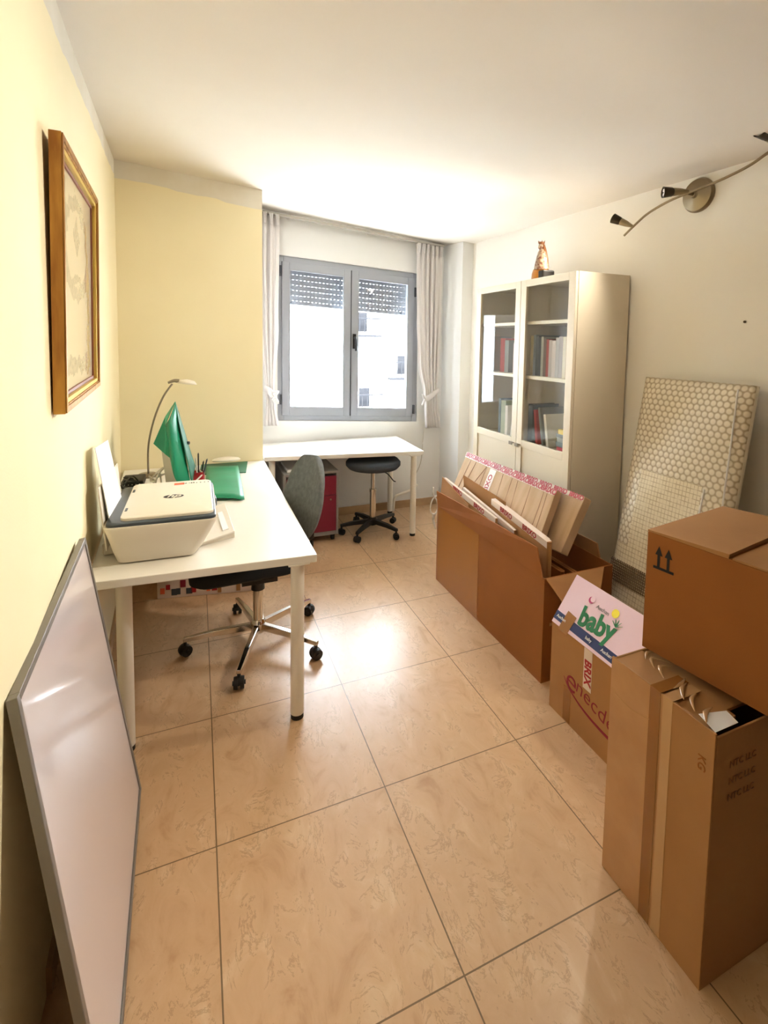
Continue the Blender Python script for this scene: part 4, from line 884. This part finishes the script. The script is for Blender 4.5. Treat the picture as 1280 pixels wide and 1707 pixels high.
bm = B(); hexa(bm, [Vector(p) for p in W2], [Vector(p)-n1*.055 for p in W2]); obj('pack_body', bm, M['cardl'], t, bev=.003)
bm = B(); plate(bm, [on(W2, 0, .92), on(W2, 1, .92), on(W2, 1, 1), on(W2, 0, 1)], .001); obj('printed_tape', bm, M['tapew'], t)
for k in range(8): ttext(W2, .07+k*.125, .96, .036, 'BRIXO', t, M['tapered'], bold=.0016)
# smaller folded pieces standing in the box
def sheet(label, q, th, m_, txt=None, edge=True):
    t = thing('folded_cardboard', label, 'cardboard', (sum(p[0] for p in q)/4, sum(p[1] for p in q)/4, min(p[2] for p in q)), group='folded cardboard pieces in the open box')
    n_ = (Vector(q[1])-Vector(q[0])).cross(Vector(q[3])-Vector(q[0])).normalized(); n_ = n_ if n_.x < 0 else -n_
    bm = B(); hexa(bm, [Vector(p) for p in q], [Vector(p)-n_*th*.4 for p in q]); hexa(bm, [Vector(p)-n_*th*.55 for p in q], [Vector(p)-n_*th for p in q])
    e = [Vector(q[2])-n_*th*.5, Vector(q[3])-n_*th*.5]; tube(bm, [e[0], e[1]], th*.5, 8, 0)
    obj('folded_sheet', bm, m_, t)
    bm = B(); hexa(bm, [Vector(q[1])+n_*.0008, Vector(q[2])+n_*.0008, Vector(q[2])+Vector((0, 0, .0015))-n_*th, Vector(q[1])+Vector((0, 0, .0015))-n_*th], [Vector(q[1])+n_*.0008-Vector((0, 0, .035)), Vector(q[2])+n_*.0008-Vector((0, 0, .035)), Vector(q[2])-Vector((0, 0, .003))-n_*th, Vector(q[1])-Vector((0, 0, .003))-n_*th])
    if edge: obj('printed_tape', bm, M['tapew'], t)
    else: bm.free()
    if txt:
        d = (Vector(q[2])-Vector(q[1])); c_ = Vector(q[1]).lerp(Vector(q[2]), .72)-Vector((0, 0, .018))+n_*.002
        text('tape_lettering', txt, .042, M['tapered'], t, frame(c_, d, (0, 0, 1)), bold=.0008)
        c_ = Vector(q[1]).lerp(Vector(q[2]), .3)-Vector((0, 0, .018))+n_*.002
        text('tape_lettering', txt, .042, M['tapered'], t, frame(c_, d, (0, 0, 1)), bold=.0008)
sheet('folded cardboard with red tape standing along the front wall of the open box', [(1.556, 3.02, .20), (1.558, 3.02, .735), (1.557, 2.37, .665), (1.554, 2.37, .20)], .014, M['card'], 'BRIXO')
sheet('plain folded cardboard in the middle of the open box', [(1.580, 2.80, .12), (1.582, 2.80, .725), (1.582, 2.22, .645), (1.580, 2.22, .12)], .014, M['card'])
sheet('thin cardboard sleeve with a torn tape edge behind the BRIXO piece', [(1.64, 2.46, .12), (1.655, 2.46, .715), (1.65, 2.02, .66), (1.645, 2.02, .12)], .014, M['cardl'], 'BRIXO')
sheet('folded cardboard with BRIXO tape at the near end of the open box', [(1.60, 2.48, .10), (1.61, 2.50, .735), (1.605, 1.97, .672), (1.605, 1.97, .10)], .028, M['card'], 'BRIXO')
sheet('brown folded cardboard standing near the bookcase side of the open box', [(1.70, 2.60, .10), (1.70, 2.60, .50), (1.70, 1.98, .50), (1.70, 1.98, .10)], .03, M['cardd'], edge=False)
sheet('dark folded cardboard against the rear wall of the open box', [(1.80, 2.60, .10), (1.80, 2.60, .47), (1.80, 1.96, .47), (1.80, 1.96, .10)], .03, M['cardd'], edge=False)
bm = B(); plate(bm, [(1.60, 2.78, .55), (1.64, 2.40, .55), (1.66, 2.42, .735), (1.62, 2.86, .79)], .005); obj('loose_cardboard', bm, M['card'], label='small tan cardboard tab sticking up before the leaning packs', cat='cardboard')
t = thing('plastic_strap', 'white plastic strap knotted at the far corner of the open box', 'strap', (1.5, 3.07, .5))
bm = B(); tube(bm, [(1.535, 3.07, .60), (1.50, 3.08, .57), (1.485, 3.08, .50), (1.51, 3.075, .46), (1.535, 3.07, .50), (1.53, 3.07, .56), (1.50, 3.07, .61), (1.50, 3.07, .66)], .005, 8); obj('strap_loop', bm, M['bagp'], t, smooth=True)
bm = B(); tube(bm, [(1.51, 3.07, .47), (1.505, 3.07, .43), (1.525, 3.07, .36)], lambda s: .014-.009*s, 8); obj('strap_tail', bm, M['bagp'], t, smooth=True)
# 2. carton with maroon lettering
t = thing('lettered_carton', 'cardboard box with maroon handwriting-style lettering under the pink box', 'box', (1.66, 1.44, 0))
X0, X1, Y0, Y1, H = 1.475, 1.86, 1.125, 1.752, .405
bm = B(); box(bm, X0, X0+w, Y0, Y1, 0, H); box(bm, X1-w, X1, Y0, Y1, 0, H); box(bm, X0+w, X1-w, Y0, Y0+w, 0, H); box(bm, X0+w, X1-w, Y1-w, Y1, 0, H); box(bm, X0+w, X1-w, Y0+w, Y1-w, 0, w); obj('carton_body', bm, M['card'], t)
def fr(y, z, X=X0, d=.0012): return frame((X-d, y, z), FR, UP)
text('printed_initial', 'e', .15, M['maroon'], t, frame((X0-.001, 1.612, .205), (0, -1, -.2), UP), bold=-.001)
text('printed_lettering', 'necde', .092, M['maroon'], t, frame((X0-.001, 1.475, .188), (0, -1, -.2), UP), bold=-.001)
bm = B(); tube(bm, [(X0-.001, 1.66, .20), (X0-.001, 1.62, .161), (X0-.001, 1.526, .125), (X0-.001, 1.402, .11), (X0-.001, 1.30, .115)], lambda s: .002+.007*s, 8, flat=1); bm.transform(Matrix.Translation((X0-.001, 0, 0)) @ Matrix.Scale(.12, 4, (1, 0, 0)) @ Matrix.Translation((-X0+.001, 0, 0))); obj('printed_swoosh', bm, M['maroon'], t)
bm = B(); box(bm, X0-.0008, X0, 1.498, 1.545, .225, .40); tp = obj('printed_tape', bm, M['tapew'], t)
text('tape_lettering', 'BRIX', .052, M['tapered'], tp, frame((X0-.0015, 1.5215, .30), (0, 0, -1), (0, -1, 0)), bold=.0015)
bm = B(); box(bm, X0-.0008, X0, 1.615, 1.66, .005, .16); obj('tape_strip', bm, M['tape'], t)
# 3. pink baby box, tipped into it
ax, az = 1.462, .412; dirF = Vector((.135, 0, .192)).normalized(); dirT = Vector((dirF.z, 0, -dirF.x)); FH, TW = .236, .26; ya_, yb_ = 1.742, 1.15
t = thing('pink_carton', 'pale pink baby products box tipped on top of the lettered carton', 'box', (1.62, 1.45, .30))
A3 = Vector((ax, 0, az)); B3 = A3+dirF*FH; C3 = B3+dirT*TW; D3 = A3+dirT*TW
def ye(p, y): return Vector((p.x, y, p.z))
bm = B(); hexa(bm, [ye(p, ya_) for p in (A3, B3, C3, D3)], [ye(p, yb_) for p in (A3, B3, C3, D3)]); obj('carton_body', bm, M['pink'], t, bev=.002)
nF = -dirT
def pf(y, s, d=.0015): return Vector((A3.x, y, A3.z))+dirF*s+nF*d
def pt(y, s, d=.0015): return Vector((B3.x, y, B3.z))+dirT*s+dirF*d
bm = B(); plate(bm, [pf(ya_, .018, .0005), pf(yb_, .008, .0005), pf(yb_, .046, .0005), pf(ya_, .056, .0005)], .0006); nv = obj('navy_tape', bm, M['navy'], t)
bm = B(); plate(bm, [pt(ya_, .10, .0005), pt(yb_, .10, .0005), pt(yb_, .145, .0005), pt(ya_, .145, .0005)], .0006); nv2 = obj('navy_tape', bm, M['navy'], t)
TF_ = lambda y, s, d=.0016: frame(pf(y, s, d), FR, dirF); TT_ = lambda y, s, d=.0016: frame(pt(y, s, d), FR, dirT*-1)
text('printed_lettering', 'baby', .115, M['gtext'], t, frame(pf(1.53, .102, .0012), Vector((0, -1, 0))+dirF*.10, dirF), bold=.0042, sx=.86)
text('printed_brand', 'Auchan', .023, M['greyp'], t, frame(pf(1.535, .165, .0012), FR, dirF))
for y_, s_ in ((1.70, .036), (1.53, .033), (1.43, .031)): text('tape_lettering', ('Auchan' if y_ != 1.53 else 'baby'), .019, M['paper'], nv, TF_(y_, s_, .002))
for y_, s_ in ((1.69, .122), (1.46, .122), (1.30, .122)): text('tape_lettering', 'Auchan', .024, M['paper'], nv2, frame(pt(y_, s_, .002), FR, -dirT))
bm = B(); plate(bm, [pt(1.62, .098, .0014), pt(1.54, .098, .0014), pt(1.53, .147, .0014), pt(1.61, .147, .0014)], .0006); obj('label_patch', bm, M['paper'], t, label='white label patch on the navy tape')
bm = B(); lathe(bm, [(0, 0), (.018, 0), (.018, .0006), (0, .0006)], 20, frame(pf(1.475, .182, .001), FR, dirF)); obj('printed_sun', bm, M['yel'], t)
bm = B(); lathe(bm, [(0, 0), (.015, 0), (.015, .0006), (0, .0006)], 20, frame(pf(1.606, .175, .001), FR, dirF)); mo = obj('printed_moon', bm, M['mag'], t)
bm = B(); lathe(bm, [(0, 0), (.013, 0), (.013, .0006), (0, .0006)], 20, frame(pf(1.600, .181, .002), FR, dirF)); obj('moon_cutout', bm, M['pink'], mo)
bm = B()
for k in range(5):
    a = math.radians(30+30*k); T_ = TF_(1.447, .138, .001); p = T_ @ Vector((0, 0, 0)); e = T_ @ Vector((.03*math.cos(a), .03*math.sin(a), 0)); tube(bm, [p, (p+e)/2, e], lambda s: .0045*(1-s*.7), 5, 3, flat=.3)
obj('printed_leaves', bm, M['gtext'], t)
bm = B(); plate(bm, [pf(1.69, -.01, .0014), pf(1.635, -.01, .0014), pf(1.63, .075, .0014), pf(1.685, .08, .0014)], .0008); obj('tape_strip', bm, M['tape'], t, label='brown tape strip')
# 4. tall worn carton
t = thing('tall_carton', 'tall worn cardboard box with shiny tape standing on the floor at right', 'box', (1.38, .93, 0))
X0, X1, Y0, Y1, H = 1.168, 1.60, .768, 1.105, .70
bm = B(); box(bm, X0, X0+w, Y0, Y1, 0, H); box(bm, X1-w, X1, Y0, Y1, 0, H-.01); box(bm, X0+w, X1-w, Y0, Y0+w, 0, H-.012); box(bm, X0+w, X1-w, Y1-w, Y1, 0, H-.005); box(bm, X0+w, X1-w, Y0+w, Y1-w, 0, w); obj('carton_body', bm, M['cardt'], t, bev=.0015)
bm = B(); box(bm, X0+w, X1-w, Y0+.06, Y1, H-.022, H-.014); obj('top_flap', bm, M['cardt'], t)
bm = B(); box(bm, X0+.002, X0+.12, Y0+.03, Y1, H-.013, H-.007); obj('top_flap', bm, M['card'], t)
bm = B(); box(bm, X0-.0006, X0, .963, Y1, .002, H-.002); obj('tape_strip', bm, mat('clear_tape_on_card', (196, 150, 104), .3, coat=.3, c2=(184, 136, 90), scale=7), t, label='wide clear tape')
for y_, w_ in ((.945, .035), (.905, .03)):
    bm = B(); box(bm, X0-.001, X0, y_-w_/2, y_+w_/2, .002, H); box(bm, X0-.001, X0+.11, y_-w_/2, y_+w_/2, H, H+.001); obj('tape_strip', bm, M['tape'] if w_ > .03 else M['tapec'], t, label='shiny brown tape strip')
bm = B(); tube(bm, [(X0-.001, Y1, H-.10), (X0-.001, 1.03, H-.115), (X0-.001, .96, H-.10)], .0012, 5, 4); obj('crease', bm, M['tapec'], t)
rg = random.Random(5)
bm = B()
for i in range(7):
    x_ = X0+.01+.012*i; y_ = .80+.042*i; tube(bm, [(x_, y_, H+.002), (x_+.03, y_+.02+rg.uniform(-.02, .02), H+.006), (x_+.07, y_+rg.uniform(-.01, .05), H+.002)], lambda s: .006*(1-abs(2*s-1))+.0012, 6, 4, flat=.4)
obj('crumpled_tape', bm, M['tapec'], t, smooth=True)
bm = B(); plate(bm, [(X0+.004, .772, H+.001), (X0+.09, .772, H+.001), (X0+.10, .81, H+.003), (X0+.02, .83, H+.003)], .001); obj('torn_paper', bm, M['paper'], t, label='torn white paper corner')
for k in range(3): text('printed_marks', 'NTC LLC', .026, M['statue_b'], t, frame((1.28+.0*k, Y0-.0012, .60-.045*k), (1, 0, 0), UP))
text('printed_marks', 'KG', .03, M['cardd'], t, frame((X0-.0012, .80, .60), (0, 0, -1), (0, -1, 0)))
# 5. arrow carton on top
rz_ = math.radians(9)
T5 = Matrix.Translation((1.280, 1.095, .7125)) @ Matrix.Rotation(rz_, 4, 'Z')
t = thing('arrow_carton', 'brown cardboard box with two black up arrows stacked on the tall carton', 'box', (1.280, 1.095, .7125), rz_)
LN, DP, HH = .56, .455, .372
bm = B(); box(bm, 0, DP, -LN, 0, 0, HH); obj('carton_body', bm, M['cardd'], t, local=True, bev=.002)
bm = B(); hexa(bm, [(0, -.235, HH+.001), (DP, -.235, HH+.003), (DP, 0, HH+.001), (0, 0, HH+.001)], [(0, -.237, HH+.014), (DP, -.237, HH+.018), (DP, 0, HH+.006), (0, 0, HH+.006)]); obj('top_flap', bm, M['card'], t, local=True)
bm = B(); hexa(bm, [(0, -LN, HH+.001), (DP, -LN, HH+.001), (DP, -.245, HH+.001), (0, -.245, HH+.001)], [(0, -LN, HH+.006), (DP, -LN, HH+.006), (DP, -.245, HH+.006), (0, -.245, HH+.006)]); obj('top_flap', bm, M['card'], t, local=True)
def arrow(y):
    bm = B(); pts = [(-.004, 0), (.004, 0), (.004, .036), (.0115, .036), (0, .064), (-.0115, .036), (-.004, .036)]
    hexa(bm, [(-.0004, y-a, HH-.098+b) for a, b in pts], [(-.0014, y-a, HH-.098+b) for a, b in pts]); obj('printed_arrow', bm, M['ink'], t, local=True)
arrow(-.040); arrow(-.070)
bm = B(); box(bm, -.0014, -.0004, -.088, -.024, HH-.106, HH-.098); obj('printed_bar', bm, M['ink'], t, local=True)
